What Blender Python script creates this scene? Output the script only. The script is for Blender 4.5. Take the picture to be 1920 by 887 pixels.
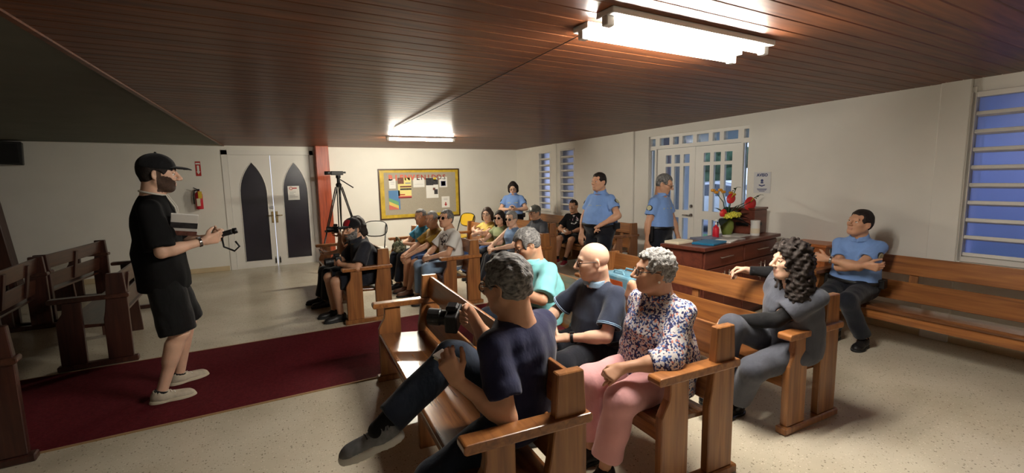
import bpy, bmesh, math, random
import numpy as np
from mathutils import Vector, Matrix
random.seed(7); np.random.seed(7)
for o in list(bpy.data.objects): bpy.data.objects.remove(o)
SC = bpy.context.scene; COL = SC.collection
R = math.radians
# ---------------------------------------------------------------- camera
CAM_H = 1.68
cam = bpy.data.cameras.new('camera'); camo = bpy.data.objects.new('camera', cam); COL.objects.link(camo)
cam.sensor_width = 36.0; cam.sensor_fit = 'HORIZONTAL'; cam.lens = 36.0*876.0/1920.0; cam.clip_start = 0.02; cam.clip_end = 200
_y, _p, _r = R(29.58), R(7.112), R(-1.133)
_f = Vector((math.sin(_y)*math.cos(_p), math.cos(_y)*math.cos(_p), -math.sin(_p)))
_rt = Vector((math.cos(_y), -math.sin(_y), 0)); _up = _rt.cross(_f)
_rt, _up = _rt*math.cos(_r)+_up*math.sin(_r), _up*math.cos(_r)-_rt*math.sin(_r)
camo.matrix_world = Matrix(((_rt.x,_up.x,-_f.x,0),(_rt.y,_up.y,-_f.y,0),(_rt.z,_up.z,-_f.z,CAM_H),(0,0,0,1)))
SC.camera = camo
# ---------------------------------------------------------------- world, exposure
w = bpy.data.worlds.new('dusk'); SC.world = w; w.use_nodes = True
bg = w.node_tree.nodes['Background']; bg.inputs[0].default_value = (0.44,0.50,0.66,1); bg.inputs[1].default_value = 2.1
SC.view_settings.view_transform = 'Standard'; SC.view_settings.look = 'None'
SC.view_settings.gamma = 1.0; SC.view_settings.use_curve_mapping = False
SC.view_settings.exposure = 0.75
TUBE_E = 185.0
# ---------------------------------------------------------------- materials
def lin(c):
    return tuple(((v/255)/12.92 if v/255 <= 0.04045 else ((v/255+0.055)/1.055)**2.4) for v in c)
MATS = {}
def mat(name, col, rough=0.6, spec=0.4, metal=0.0, noise=0.0, nscale=8.0, stretch=(1,1,1), bump=0.0, bscale=40.0, coat=0.0, col2=None, sub=0.0, trans=0.0, emit=None, estr=0.0, alpha=1.0, sheen=0.0, detail=4.0, coords='Object'):
    """procedural principled material: colour broken up by noise, optional bump"""
    if name in MATS: return MATS[name]
    m = bpy.data.materials.new(name); m.use_nodes = True; nt = m.node_tree; b = nt.nodes['Principled BSDF']
    c = lin(col); b.inputs['Base Color'].default_value = (*c,1)
    b.inputs['Roughness'].default_value = rough; b.inputs['Metallic'].default_value = metal
    b.inputs['Specular IOR Level'].default_value = spec
    b.inputs['Coat Weight'].default_value = coat; b.inputs['Coat Roughness'].default_value = 0.15
    b.inputs['Transmission Weight'].default_value = trans; b.inputs['Alpha'].default_value = alpha
    b.inputs['Sheen Weight'].default_value = sheen
    if sub: b.inputs['Subsurface Weight'].default_value = sub; b.inputs['Subsurface Radius'].default_value = (0.012,0.005,0.003)
    if emit: b.inputs['Emission Color'].default_value = (*lin(emit),1); b.inputs['Emission Strength'].default_value = estr
    tc = nt.nodes.new('ShaderNodeTexCoord'); mp = nt.nodes.new('ShaderNodeMapping'); mp.inputs['Scale'].default_value = stretch
    nt.links.new(tc.outputs[coords], mp.inputs[0])
    if noise > 0 or col2:
        n = nt.nodes.new('ShaderNodeTexNoise'); n.inputs['Scale'].default_value = nscale; n.inputs['Detail'].default_value = detail
        nt.links.new(mp.outputs[0], n.inputs[0])
        r = nt.nodes.new('ShaderNodeValToRGB'); r.color_ramp.elements[0].position = 0.3; r.color_ramp.elements[1].position = 0.7
        c2 = lin(col2) if col2 else tuple(min(1,v*(1+noise)) for v in c)
        c1 = c if col2 else tuple(v*(1-noise) for v in c)
        r.color_ramp.elements[0].color = (*c1,1); r.color_ramp.elements[1].color = (*c2,1)
        nt.links.new(n.outputs[0], r.inputs[0]); nt.links.new(r.outputs[0], b.inputs['Base Color'])
    if bump > 0:
        n2 = nt.nodes.new('ShaderNodeTexNoise'); n2.inputs['Scale'].default_value = bscale; n2.inputs['Detail'].default_value = 3
        nt.links.new(mp.outputs[0], n2.inputs[0]); bu = nt.nodes.new('ShaderNodeBump'); bu.inputs['Strength'].default_value = bump; bu.inputs['Distance'].default_value = 0.01
        nt.links.new(n2.outputs[0], bu.inputs['Height']); nt.links.new(bu.outputs[0], b.inputs['Normal'])
    MATS[name] = m; return m
def wood(name, c_dark, c_light, axis=1, rough=0.38, coat=0.25, scale=1.0, rnd=0.25, spec=0.4):
    """long grain wood; axis = direction of the grain in object space"""
    if name in MATS: return MATS[name]
    m = bpy.data.materials.new(name); m.use_nodes = True; nt = m.node_tree; b = nt.nodes['Principled BSDF']; L = nt.links.new
    tc = nt.nodes.new('ShaderNodeTexCoord'); mp = nt.nodes.new('ShaderNodeMapping')
    s = [22*scale]*3; s[axis] = 1.3*scale; mp.inputs['Scale'].default_value = s
    oi = nt.nodes.new('ShaderNodeObjectInfo'); add = nt.nodes.new('ShaderNodeVectorMath'); add.operation = 'ADD'
    mul = nt.nodes.new('ShaderNodeMath'); mul.operation = 'MULTIPLY'; mul.inputs[1].default_value = 37.0
    L(oi.outputs['Random'], mul.inputs[0]); L(tc.outputs['Object'], add.inputs[0]); L(mul.outputs[0], add.inputs[1]); L(add.outputs[0], mp.inputs[0])
    n = nt.nodes.new('ShaderNodeTexNoise'); n.inputs['Scale'].default_value = 1.6; n.inputs['Detail'].default_value = 6; n.inputs['Distortion'].default_value = 0.6
    L(mp.outputs[0], n.inputs[0]); r = nt.nodes.new('ShaderNodeValToRGB')
    r.color_ramp.elements[0].position = 0.25; r.color_ramp.elements[1].position = 0.75
    r.color_ramp.elements[0].color = (*lin(c_dark),1); r.color_ramp.elements[1].color = (*lin(c_light),1); L(n.outputs[0], r.inputs[0])
    hv = nt.nodes.new('ShaderNodeHueSaturation'); mr = nt.nodes.new('ShaderNodeMapRange'); mr.inputs[3].default_value = 1-rnd; mr.inputs[4].default_value = 1+rnd
    L(oi.outputs['Random'], mr.inputs[0]); L(mr.outputs[0], hv.inputs['Value']); L(r.outputs[0], hv.inputs['Color']); L(hv.outputs[0], b.inputs['Base Color'])
    bu = nt.nodes.new('ShaderNodeBump'); bu.inputs['Strength'].default_value = 0.12; bu.inputs['Distance'].default_value = 0.004
    L(n.outputs[0], bu.inputs['Height']); L(bu.outputs[0], b.inputs['Normal'])
    b.inputs['Roughness'].default_value = rough; b.inputs['Coat Weight'].default_value = coat; b.inputs['Coat Roughness'].default_value = 0.2; b.inputs['Specular IOR Level'].default_value = spec
    MATS[name] = m; return m
# ---------------------------------------------------------------- mesh building
class MB:
    def __init__(s): s.v = []; s.f = []; s.mi = []
    def add(s, vs, fs, mi=0):
        o = len(s.v); s.v += [tuple(v) for v in vs]; s.f += [tuple(i+o for i in f) for f in fs]; s.mi += [mi]*len(fs); return s
    def box(s, x0,x1,y0,y1,z0,z1, M=None, mi=0):
        v = [Vector(p) for p in ((x0,y0,z0),(x1,y0,z0),(x1,y1,z0),(x0,y1,z0),(x0,y0,z1),(x1,y0,z1),(x1,y1,z1),(x0,y1,z1))]
        if M: v = [M@p for p in v]
        return s.add(v, [(0,3,2,1),(4,5,6,7),(0,1,5,4),(1,2,6,5),(2,3,7,6),(3,0,4,7)], mi)
    def tube(s, pts, r, n=8, closed=False, cap=True, mi=0):
        pts = [Vector(p) for p in pts]; N = len(pts); rr = r if hasattr(r,'__len__') else [r]*N
        prev = None; rings = []
        for i,p in enumerate(pts):
            a = pts[i-1] if (i>0 or closed) else p; b = pts[(i+1)%N] if (i<N-1 or closed) else p
            t = (b-a).normalized()
            if prev is None: u = t.orthogonal().normalized()
            else:
                u = prev - t*prev.dot(t); u = u.normalized() if u.length > 1e-6 else t.orthogonal().normalized()
            prev = u; w_ = t.cross(u)
            rings.append([p+(u*math.cos(2*math.pi*k/n)+w_*math.sin(2*math.pi*k/n))*rr[i] for k in range(n)])
        vs = [q for g in rings for q in g]; fs = []
        for i in range(N if closed else N-1):
            j = (i+1)%N
            for k in range(n): fs.append((i*n+k, i*n+(k+1)%n, j*n+(k+1)%n, j*n+k))
        if cap and not closed: fs += [tuple(range(n))[::-1], tuple((N-1)*n+k for k in range(n))]
        return s.add(vs, fs, mi)
    def lathe(s, prof, n=24, c=(0,0,0), M=None, mi=0):
        vs = []; fs = []
        for r,z in prof:
            for k in range(n):
                p = Vector((c[0]+r*math.cos(2*math.pi*k/n), c[1]+r*math.sin(2*math.pi*k/n), c[2]+z)); vs.append(M@p if M else p)
        for i in range(len(prof)-1):
            for k in range(n): fs.append((i*n+k, i*n+(k+1)%n, (i+1)*n+(k+1)%n, (i+1)*n+k))
        fs += [tuple(range(n))[::-1], tuple((len(prof)-1)*n+k for k in range(n))]
        return s.add(vs, fs, mi)
    def prism(s, poly, a0, a1, plane='xz', M=None, mi=0):
        """polygon extruded along the axis left over (xz: along y, yz: along x, xy: along z)"""
        def P(u,v,a): return Vector({'xz':(u,a,v),'yz':(a,u,v),'xy':(u,v,a)}[plane])
        n = len(poly); vs = [P(u,v,a0) for u,v in poly]+[P(u,v,a1) for u,v in poly]
        if M: vs = [M@p for p in vs]
        fs = [tuple(range(n)), tuple(range(2*n-1,n-1,-1))]+[(i,i+n,(i+1)%n+n,(i+1)%n) for i in range(n)]
        return s.add(vs, fs, mi)
    def sphere(s, c, r, nu=12, nv=8, M=None, mi=0):
        r = r if hasattr(r,'__len__') else (r,r,r); vs = []; fs = []
        for j in range(nv+1):
            th = math.pi*j/nv
            for i in range(nu):
                ph = 2*math.pi*i/nu; p = Vector((c[0]+r[0]*math.sin(th)*math.cos(ph), c[1]+r[1]*math.sin(th)*math.sin(ph), c[2]+r[2]*math.cos(th))); vs.append(M@p if M else p)
        for j in range(nv):
            for i in range(nu): fs.append((j*nu+i, (j+1)*nu+i, (j+1)*nu+(i+1)%nu, j*nu+(i+1)%nu))
        return s.add(vs, fs, mi)
    def mesh(s, name, smooth=False):
        me = bpy.data.meshes.new(name); me.from_pydata([tuple(v) for v in s.v], [], s.f)
        if any(s.mi): me.polygons.foreach_set('material_index', s.mi)
        bm = bmesh.new(); bm.from_mesh(me); bmesh.ops.recalc_face_normals(bm, faces=bm.faces)
        bm.to_mesh(me); bm.free()
        if smooth: me.polygons.foreach_set('use_smooth', [True]*len(me.polygons))
        me.update(); return me
def obj(name, mb, m=None, parent=None, bevel=0.0, smooth=False, seg=1, autos=False):
    me = mb.mesh(name, smooth) if isinstance(mb, MB) else mb
    o = bpy.data.objects.new(name, me); COL.objects.link(o)
    if m is not None and not me.materials:
        for x in (m if isinstance(m,(list,tuple)) else [m]): me.materials.append(MATS[x] if isinstance(x,str) else x)
    if parent: o.parent = parent
    if bevel:
        b = o.modifiers.new('bevel','BEVEL'); b.width = bevel; b.segments = seg; b.limit_method = 'ANGLE'; b.angle_limit = R(40)
    return o
def tag(o, label, cat, group=None):
    o['label'] = label; o['category'] = cat
    if group: o['group'] = group
    return o
def thing(name, label, cat, loc=(0,0,0), rz=0.0, group=None):
    o = bpy.data.objects.new(name, None); COL.objects.link(o); o.empty_display_size = 0.1
    o.location = loc; o.rotation_euler = (0,0,rz); return tag(o, label, cat, group)
def struct(o): o['kind'] = 'structure'; return o
def copy_tree(o, parent=None):
    c = o.copy(); COL.objects.link(c); c.parent = parent
    for ch in list(o.children): copy_tree(ch, c)
    return c
def holed(name, outer, holes, thick):
    """flat plate with holes: polygons in xy, extruded to 0..thick in z"""
    cu = bpy.data.curves.new(name,'CURVE'); cu.dimensions = '2D'; cu.fill_mode = 'BOTH'; cu.extrude = thick/2
    for poly in [outer]+list(holes):
        sp = cu.splines.new('POLY'); sp.points.add(len(poly)-1); sp.use_cyclic_u = True
        for p,q in zip(sp.points, poly): p.co = (q[0],q[1],0,1)
    o = bpy.data.objects.new(name, cu); COL.objects.link(o)
    me = bpy.data.meshes.new_from_object(o.evaluated_get(bpy.context.evaluated_depsgraph_get()))
    bpy.data.objects.remove(o); bpy.data.curves.remove(cu); me.name = name
    n = len(me.vertices); a = np.zeros(n*3); me.vertices.foreach_get('co', a); a[2::3] += thick/2; me.vertices.foreach_set('co', a); me.update()
    me.materials.clear(); return me
def text_mesh(body, size, thick=0.001, font_scale=1.0, align='CENTER', bold=0.0):
    cu = bpy.data.curves.new('t','FONT'); cu.body = body; cu.size = size; cu.extrude = thick; cu.align_x = align; cu.align_y = 'CENTER'; cu.offset = bold; cu.resolution_u = 2
    o = bpy.data.objects.new('t', cu); COL.objects.link(o)
    me = bpy.data.meshes.new_from_object(o.evaluated_get(bpy.context.evaluated_depsgraph_get()))
    bpy.data.objects.remove(o); bpy.data.curves.remove(cu); me.materials.clear(); return me
# ================================================================= structure
WALLY = 10.57; TH = math.atan(0.0338)
def wx(y): return 5.827+0.0338*y                       # right wall plane
WM = Matrix.Translation((5.827,0,0)) @ Matrix.Rotation(-TH,4,'Z')   # wall frame: y along the wall, -x into the room
def ceil_z(y): return 2.405+0.0106*(WALLY-y)
def floor_material():
    m = bpy.data.materials.new('terrazzo'); m.use_nodes = True; nt = m.node_tree; b = nt.nodes['Principled BSDF']; L = nt.links.new
    tc = nt.nodes.new('ShaderNodeTexCoord')
    n = nt.nodes.new('ShaderNodeTexNoise'); n.inputs['Scale'].default_value = 1.1; n.inputs['Detail'].default_value = 5; L(tc.outputs['Object'], n.inputs[0])
    r = nt.nodes.new('ShaderNodeValToRGB'); r.color_ramp.elements[0].color = (*lin((190,180,158)),1); r.color_ramp.elements[1].color = (*lin((212,203,182)),1)
    r.color_ramp.elements[0].position = .35; r.color_ramp.elements[1].position = .65; L(n.outputs[0], r.inputs[0])
    prev = r.outputs[0]
    for sc, lo, hi, colr, fac in ((60, 0.02, 0.13, (98,86,70), 0.7), (95, 0.05, 0.22, (150,136,112), 0.6), (75, 0.03, 0.16, (226,216,196), 0.8)):
        v = nt.nodes.new('ShaderNodeTexVoronoi'); v.inputs['Scale'].default_value = sc; v.inputs['Randomness'].default_value = 1.0; L(tc.outputs['Object'], v.inputs[0])
        sep = nt.nodes.new('ShaderNodeSeparateColor'); L(v.outputs['Color'], sep.inputs[0])
        ls = nt.nodes.new('ShaderNodeMath'); ls.operation = 'LESS_THAN'; ls.inputs[1].default_value = hi; L(sep.outputs[0], ls.inputs[0])
        d = nt.nodes.new('ShaderNodeMath'); d.operation = 'LESS_THAN'; d.inputs[1].default_value = 0.31; L(v.outputs['Distance'], d.inputs[0])
        mu = nt.nodes.new('ShaderNodeMath'); mu.operation = 'MULTIPLY'; L(ls.outputs[0], mu.inputs[0]); L(d.outputs[0], mu.inputs[1])
        m2 = nt.nodes.new('ShaderNodeMath'); m2.operation = 'MULTIPLY'; m2.inputs[1].default_value = fac; L(mu.outputs[0], m2.inputs[0])
        mx = nt.nodes.new('ShaderNodeMix'); mx.data_type = 'RGBA'; L(m2.outputs[0], mx.inputs[0]); L(prev, mx.inputs[6]); mx.inputs[7].default_value = (*lin(colr),1); prev = mx.outputs[2]
    L(prev, b.inputs['Base Color']); b.inputs['Roughness'].default_value = 0.27; b.inputs['Specular IOR Level'].default_value = 0.5
    MATS['terrazzo'] = m
floor_material()
mat('wall_paint',(234,231,222),rough=0.75,spec=0.25,noise=0.03,nscale=2.0,bump=0.06,bscale=60)
mat('trim_paint',(232,229,222),rough=0.45,spec=0.4,noise=0.02,nscale=3)
mat('gray_ceiling',(112,113,106),rough=0.85,spec=0.2,noise=0.06,nscale=3)
mat('beige_base',(206,186,150),rough=0.5,noise=0.06,nscale=6)
mat('carpet',(84,24,30),rough=0.95,spec=0.08,noise=0.22,nscale=60,bump=0.4,bscale=300)
mat('carpet_edge',(150,120,84),rough=0.8)
wood('ceiling_wood',(74,38,20),(128,74,40),axis=0,spec=0.3,rough=0.48,coat=0.12,scale=0.8,rnd=0.16)
wood('post_wood',(120,44,20),(186,82,40),axis=2,rough=0.35,coat=0.3,rnd=0.0)
mat('dark_glass',(34,31,42),rough=0.22,spec=0.5,noise=0.1,nscale=3)
mat('brass',(150,128,86),rough=0.35,metal=0.9)
mat('chrome',(200,200,200),rough=0.2,metal=1.0)
mat('black_plastic',(20,20,21),rough=0.45,noise=0.1,nscale=20)
mat('paper',(232,230,224),rough=0.8,noise=0.02,nscale=10)
mat('blue_pane',(134,146,204),rough=0.35,trans=1.0,spec=0.3,noise=0.05,nscale=2)
mat('pale_pane',(206,210,232),rough=0.35,trans=1.0,spec=0.3,noise=0.05,nscale=2)
mat('clear_pane',(225,235,245),rough=0.02,trans=1.0,spec=0.3)
# floor
f = struct(obj('floor', MB().box(-6.5,8.0,-3.0,WALLY+0.25,-0.12,0.0), 'terrazzo'))
# aisle carpet runs along x between the two blocks of pews
g = obj('aisle_carpet', MB().prism([(-6.2,3.93),(3.65,3.93),(3.65,5.535),(-6.2,5.535)],0.0,0.008,'xy'), 'carpet')
tag(g,'dark maroon carpet runner along the aisle under the standing speaker','carpet')
obj('edge_binding', MB().box(-6.2,3.65,3.915,3.932,0.0,0.0085).box(-6.2,3.65,5.533,5.55,0.0,0.0085), 'carpet_edge', g)
# back wall with opening for the double door
def wallmesh(name, u0,u1,z0,z1, holes, thick):
    return holed(name,[(u0,z0),(u1,z0),(u1,z1),(u0,z1)],[[(a,c),(b_,c),(b_,d),(a,d)] for a,b_,c,d in holes],thick)
me = wallmesh('wall_back',-6.5,6.6,-0.1,2.75,[(-0.235,1.215,-0.02,2.235)],0.2)
wb = struct(obj('wall_back', me, 'wall_paint')); wb.matrix_world = Matrix.Translation((0,WALLY+0.2,0))@Matrix.Rotation(R(90),4,'X')
struct(obj('baseboard_back', MB().box(-6.4,-0.36,WALLY-0.018,WALLY,0,0.09).box(1.56,6.18,WALLY-0.018,WALLY,0,0.09), 'beige_base', bevel=0.004))
struct(obj('wall_left', MB().box(-6.6,-6.4,-3,WALLY+.2,-.1,2.75), 'wall_paint'))
struct(obj('wall_front', MB().box(-6.5,8,-3.0,-2.8,-.1,2.75), 'wall_paint'))
# right wall, built in its own frame (u along the wall)
HO = [(0.45,1.70,0.845,2.336),(3.985,5.85,-0.02,2.33),(8.0,8.56,0.895,2.275),(8.94,9.47,0.895,2.262)]
me = wallmesh('wall_right',-3.0,10.9,-0.1,2.75,HO,0.2)
wr = struct(obj('wall_right', me, 'wall_paint'))
wr.matrix_world = WM @ Matrix(((0,0,1,0),(1,0,0,0),(0,1,0,0),(0,0,0,1)))
def onwall(o, parent=None): o.matrix_world = WM; return o
b = MB().box(-0.016,0,-2.8,3.98,0,0.085).box(-0.016,0,5.86,10.55,0,0.085)
struct(onwall(obj('baseboard_right', b, 'beige_base', bevel=0.004)))
struct(onwall(obj('trim_1', MB().box(-0.035,0,1.735,1.96,0.0,2.51).box(-0.02,0,1.70,1.735,0.80,2.43), 'wall_paint', bevel=0.006)))
struct(onwall(obj('trim_2', MB().box(-0.03,0,6.2,6.49,0.0,2.46), 'wall_paint', bevel=0.006)))
struct(onwall(obj('trim_3', MB().box(-0.03,0,8.68,8.84,0.88,2.43), 'wall_paint', bevel=0.006)))
# ceiling: painted slab everywhere, wooden boards under it right of the diagonal edge
cs = Matrix.Rotation(-math.atan(0.0106),4,'X')
v = MB(); v.add([(-6.6,-3,ceil_z(-3)+.022),(6.7,-3,ceil_z(-3)+.022),(6.7,10.9,ceil_z(10.9)+.022),(-6.6,10.9,ceil_z(10.9)+.022),(-6.6,-3,2.8),(6.7,-3,2.8),(6.7,10.9,2.8),(-6.6,10.9,2.8)],[(0,1,2,3),(4,7,6,5),(0,4,5,1),(1,5,6,2),(2,6,7,3),(3,7,4,0)])
ceil = struct(obj('ceiling', v, 'gray_ceiling'))
def xe(y): return -1.146+0.0825*y
y = -2.7; pitch = 0.125
while y < WALLY-0.01:
    y1 = min(y+pitch, WALLY); c = 0.006; m_ = MB(); vs = []
    for k,(xf) in enumerate((lambda q: xe(q), lambda q: wx(q)+0.02)):
        for yy,dz in ((y+.0008,.02),(y+.0008,c*.8),(y+c,0),(y1-c,0),(y1-.0008,c*.8),(y1-.0008,.02)): vs.append((xf(yy),yy,ceil_z(yy)+dz))
    m_.add(vs,[(0,1,2,3,4,5),(11,10,9,8,7,6)]+[(i,i+6,(i+1)%6+6,(i+1)%6) for i in range(6)])
    bo = obj('board', m_, 'ceiling_wood', ceil); y += pitch
struct(obj('trim_4', MB().prism([(xe(-2.7)-.03,-2.7),(xe(-2.7)+.006,-2.7),(xe(WALLY)+.006,WALLY),(xe(WALLY)-.03,WALLY)],0,0.03,'xy',M=Matrix.Translation((0,0,2.405+0.0106*WALLY-0.012))@Matrix.Rotation(-math.atan(0.0106),4,'X')), 'ceiling_wood'))
# double door in the back wall with pointed dark panels
fr = MB()
for a0,a1,z0,z1,yy in ((-0.335,-0.235,0,2.32,0.05),(1.215,1.29,0,2.32,0.05),(-0.335,1.29,2.235,2.32,0.05)): fr.box(a0,a1,WALLY-0.012,WALLY+0.12,z0,z1)
fo = struct(obj('trim_5', fr, 'trim_paint'))
def arch(x0,x1,z0,zs,zt,n=10):
    cx=(x0+x1)/2; hw=(x1-x0)/2; h=zt-zs; pts=[(x0,z0),(x1,z0),(x1,zs)]
    Rr=(hw*hw+h*h)/(2*hw); cxr=x1-Rr; a1=math.asin(min(1,h/Rr))
    for i in range(1,n): a=a1*i/n; pts.append((cxr+Rr*math.cos(a), zs+Rr*math.sin(a)))
    pts.append((cx,zt))
    cxl=x0+Rr
    for i in range(n-1,0,-1): a=a1*i/n; pts.append((cxl-Rr*math.cos(a), zs+Rr*math.sin(a)))
    pts.append((x0,zs)); return pts
for i,(x0,x1,p0,p1) in enumerate(((-0.233,0.488,-0.075,0.392),(0.494,1.213,0.68,1.142))):
    ar = arch(p0,p1,0.135,1.47,2.09)
    me = holed('door', [(x0,0.0),(x1,0.0),(x1,2.232),(x0,2.232)], [ar], 0.045)
    d = struct(obj('door_%d'%(i+1), me, 'trim_paint')); d.matrix_world = Matrix.Translation((0,WALLY+0.055,0))@Matrix.Rotation(R(90),4,'X')
    inv = d.matrix_world.inverted()
    pn = obj('panel', MB().prism(ar,WALLY+0.02,WALLY+0.035,'xz',M=inv), 'dark_glass', d)
    mo = obj('moulding', MB().tube([inv@Vector((px,WALLY+0.009,pz)) for px,pz in ar],0.008,6,closed=True), 'trim_paint', d, smooth=True)
    hx = 0.455 if i==0 else 0.535
    pl = obj('lock_plate', MB().box(hx-.018,hx+.018,WALLY-0.002,WALLY+0.012,0.88,1.11,M=inv), 'brass', d, bevel=0.003)
    obj('lever', MB().tube([inv@Vector(q) for q in ((hx,WALLY+.005,1.03),(hx,WALLY-.045,1.03),(hx+(.10 if i else -.10),WALLY-.05,1.03))],0.009,8), 'brass', pl, smooth=True)
    obj('bolt', MB().box(hx-.012,hx+.012,WALLY-0.004,WALLY+0.012,0.06,0.16,M=inv).tube([inv@Vector((hx,WALLY-.01,.05)),inv@Vector((hx,WALLY-.01,.19))],.006,6), 'black_plastic', d)
    if i==0: obj('strike', MB().box(0.42,0.487,WALLY-.003,WALLY+.012,1.16,1.22,M=inv), 'chrome', d)
# red wooden post against the back wall and the dark one at the left edge
p = obj('post', MB().prism([(1.315,0),(1.585,0),(1.56,2.41),(1.312,2.41)],WALLY-0.26,WALLY,'xz'), 'post_wood', bevel=0.008)
tag(p,'red-stained wooden post against back wall beside the arched double door','post')
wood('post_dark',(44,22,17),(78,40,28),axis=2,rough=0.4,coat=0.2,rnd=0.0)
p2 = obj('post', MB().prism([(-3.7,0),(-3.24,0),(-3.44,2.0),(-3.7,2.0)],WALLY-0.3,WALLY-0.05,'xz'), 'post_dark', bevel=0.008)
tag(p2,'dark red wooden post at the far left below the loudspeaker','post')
# louvered windows in the right wall
def louver_window(n, u0,u1,z0,z1, count, fw, pane='blue_pane'):
    wn = struct(obj('window_%d'%n, MB().box(-0.02,0.09,u0-fw,u0,z0-fw,z1+fw).box(-0.02,0.09,u1,u1+fw,z0-fw,z1+fw).box(-0.02,0.09,u0,u1,z1,z1+fw).box(-0.02,0.09,u0,u1,z0-fw,z0), 'trim_paint', bevel=0.005)); onwall(wn)
    h = (z1-z0)/count
    for k in range(count):
        zc = z0+h*k
        obj('glass_louver', MB().box(0.055,0.061,u0,u1,zc+0.012,zc+h+0.012), pane, wn)
        obj('slat', MB().box(-0.0,0.075,u0,u1,-0.017,0.017,M=Matrix.Translation((0,0,zc+h*0.14))@Matrix.Rotation(R(16),4,'Y')), 'trim_paint', wn, bevel=0.004)
    return wn
louver_window(1,0.45,1.70,0.86,2.33,9,0.05)
louver_window(2,8.03,8.53,0.92,2.25,9,0.03,'pale_pane')
louver_window(3,8.97,9.44,0.92,2.24,9,0.03,'pale_pane')
# glazed entrance: frame with transom lights, two leaves, side lights
def grid_panel(name, u0,u1,z0,z1, holes, x0, thick):
    me = wallmesh(name,u0,u1,z0,z1,holes,thick); return me
G = Matrix(((0,0,1,0),(1,0,0,0),(0,1,0,0),(0,0,0,1)))
tr = [(5.725,5.83,2.165,2.285),(5.42,5.63,2.165,2.285),(5.225,5.345,2.165,2.285),(4.945,5.155,2.165,2.285),(4.66,4.875,2.165,2.285),(4.47,4.59,2.165,2.285),(4.17,4.40,2.165,2.285),(4.005,4.08,2.165,2.285)]
sd = [(5.735,5.83,0.12,2.1),(4.005,4.085,0.12,2.1)]
fo = struct(obj('trim_6', wallmesh('entrance_frame',3.985,5.85,0,2.33,tr+sd+[(4.12,5.70,-0.001+0.002,2.11)],0.09), 'trim_paint')); fo.matrix_world = WM@Matrix.Translation((0.03,0,0))@G
for a in tr+sd: obj('pane', MB().box(a[0],a[1],a[2],a[3],0.04,0.046), 'clear_pane', fo)
for i,(u0,u1,cols) in enumerate(((4.91,5.695,((5.39,5.51),(5.21,5.325),(5.02,5.14))),(4.125,4.905,((4.64,4.755),(4.455,4.575),(4.265,4.39))))):
    hs = []
    for c0,c1 in cols: hs += [(c0,c1,1.865,2.0),(c0,c1,1.125,1.815),(c0,c1,0.2,1.0)]
    d = struct(obj('door_%d'%(i+3), wallmesh('entrance_leaf',u0,u1,0.01,2.105,hs,0.045), 'trim_paint')); d.matrix_world = WM@Matrix.Translation((0.05,0,0))@G
    for a in hs: obj('pane', MB().box(a[0],a[1],a[2],a[3],0.018,0.024), 'clear_pane', d)
    if i==0:
        obj('deadbolt', MB().lathe([(0.0,0),(.03,0),(.03,.012),(.012,.02),(.012,.03),(0,.03)],16,M=Matrix.Translation((4.96,1.19,0))@Matrix.Rotation(R(180),4,'X')), 'chrome', d, smooth=True)
        obj('handle', MB().lathe([(0.0,0),(.03,0),(.03,.01),(.012,.02),(.012,.045),(0,.045)],16,M=Matrix.Translation((4.96,1.05,0))@Matrix.Rotation(R(180),4,'X')).tube([(4.96,1.05,-.045),(5.09,1.05,-.05)],.01,8), 'chrome', d, smooth=True)
# ----------------------------------------------------------------- fluorescent fittings
mat('tube_glow',(255,247,230),emit=(255,248,236),estr=TUBE_E)
mat('fixture_white',(225,225,222),rough=0.4)
mat('tube_glow_back',(255,247,230),emit=(255,247,228),estr=TUBE_E*1.8)
def tube_light(label, x,y, L, ang=0.0, group='ceiling tube lights', glow='tube_glow'):
    t = thing('tube_light', label, 'ceiling light', (x,y,ceil_z(y)), ang, group)
    obj('channel', MB().box(0,L,-.065,.065,-0.032,0.0), 'fixture_white', t, bevel=0.004)
    obj('socket', MB().box(0,.05,-.022,.022,-.078,-.03), 'fixture_white', t, bevel=0.004); obj('socket', MB().box(L-.05,L,-.022,.022,-.078,-.03), 'fixture_white', t, bevel=0.004)
    obj('tube', MB().tube([(0.048,0,-.055),(L-.048,0,-.055)],0.017,12), glow, t, smooth=True)
    return t
tube_light('fluorescent tube fitting nearer the glazed entrance, one of the bright pair',1.64,2.10,1.30)
tube_light('fluorescent tube fitting topmost in the bright pair over the near pews',1.61,1.87,1.32)
tube_light('single fluorescent tube fitting far back, above the bulletin board',2.16,8.05,1.22,R(-3),glow='tube_glow_back')
cb = MB()
def cp(x,y): return (x,y,ceil_z(y)-0.006)
cb.tube([cp(1.78,1.93),cp(1.74,2.04)],0.003,6); cb.tube([cp(1.74,2.16),cp(1.85,4.0),cp(1.97,6.9),cp(2.2,7.94)],0.003,6)
tag(obj('cable', cb, 'black_plastic'),'thin dark cable clipped to ceiling boards linking the tube lights','cable')
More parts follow.
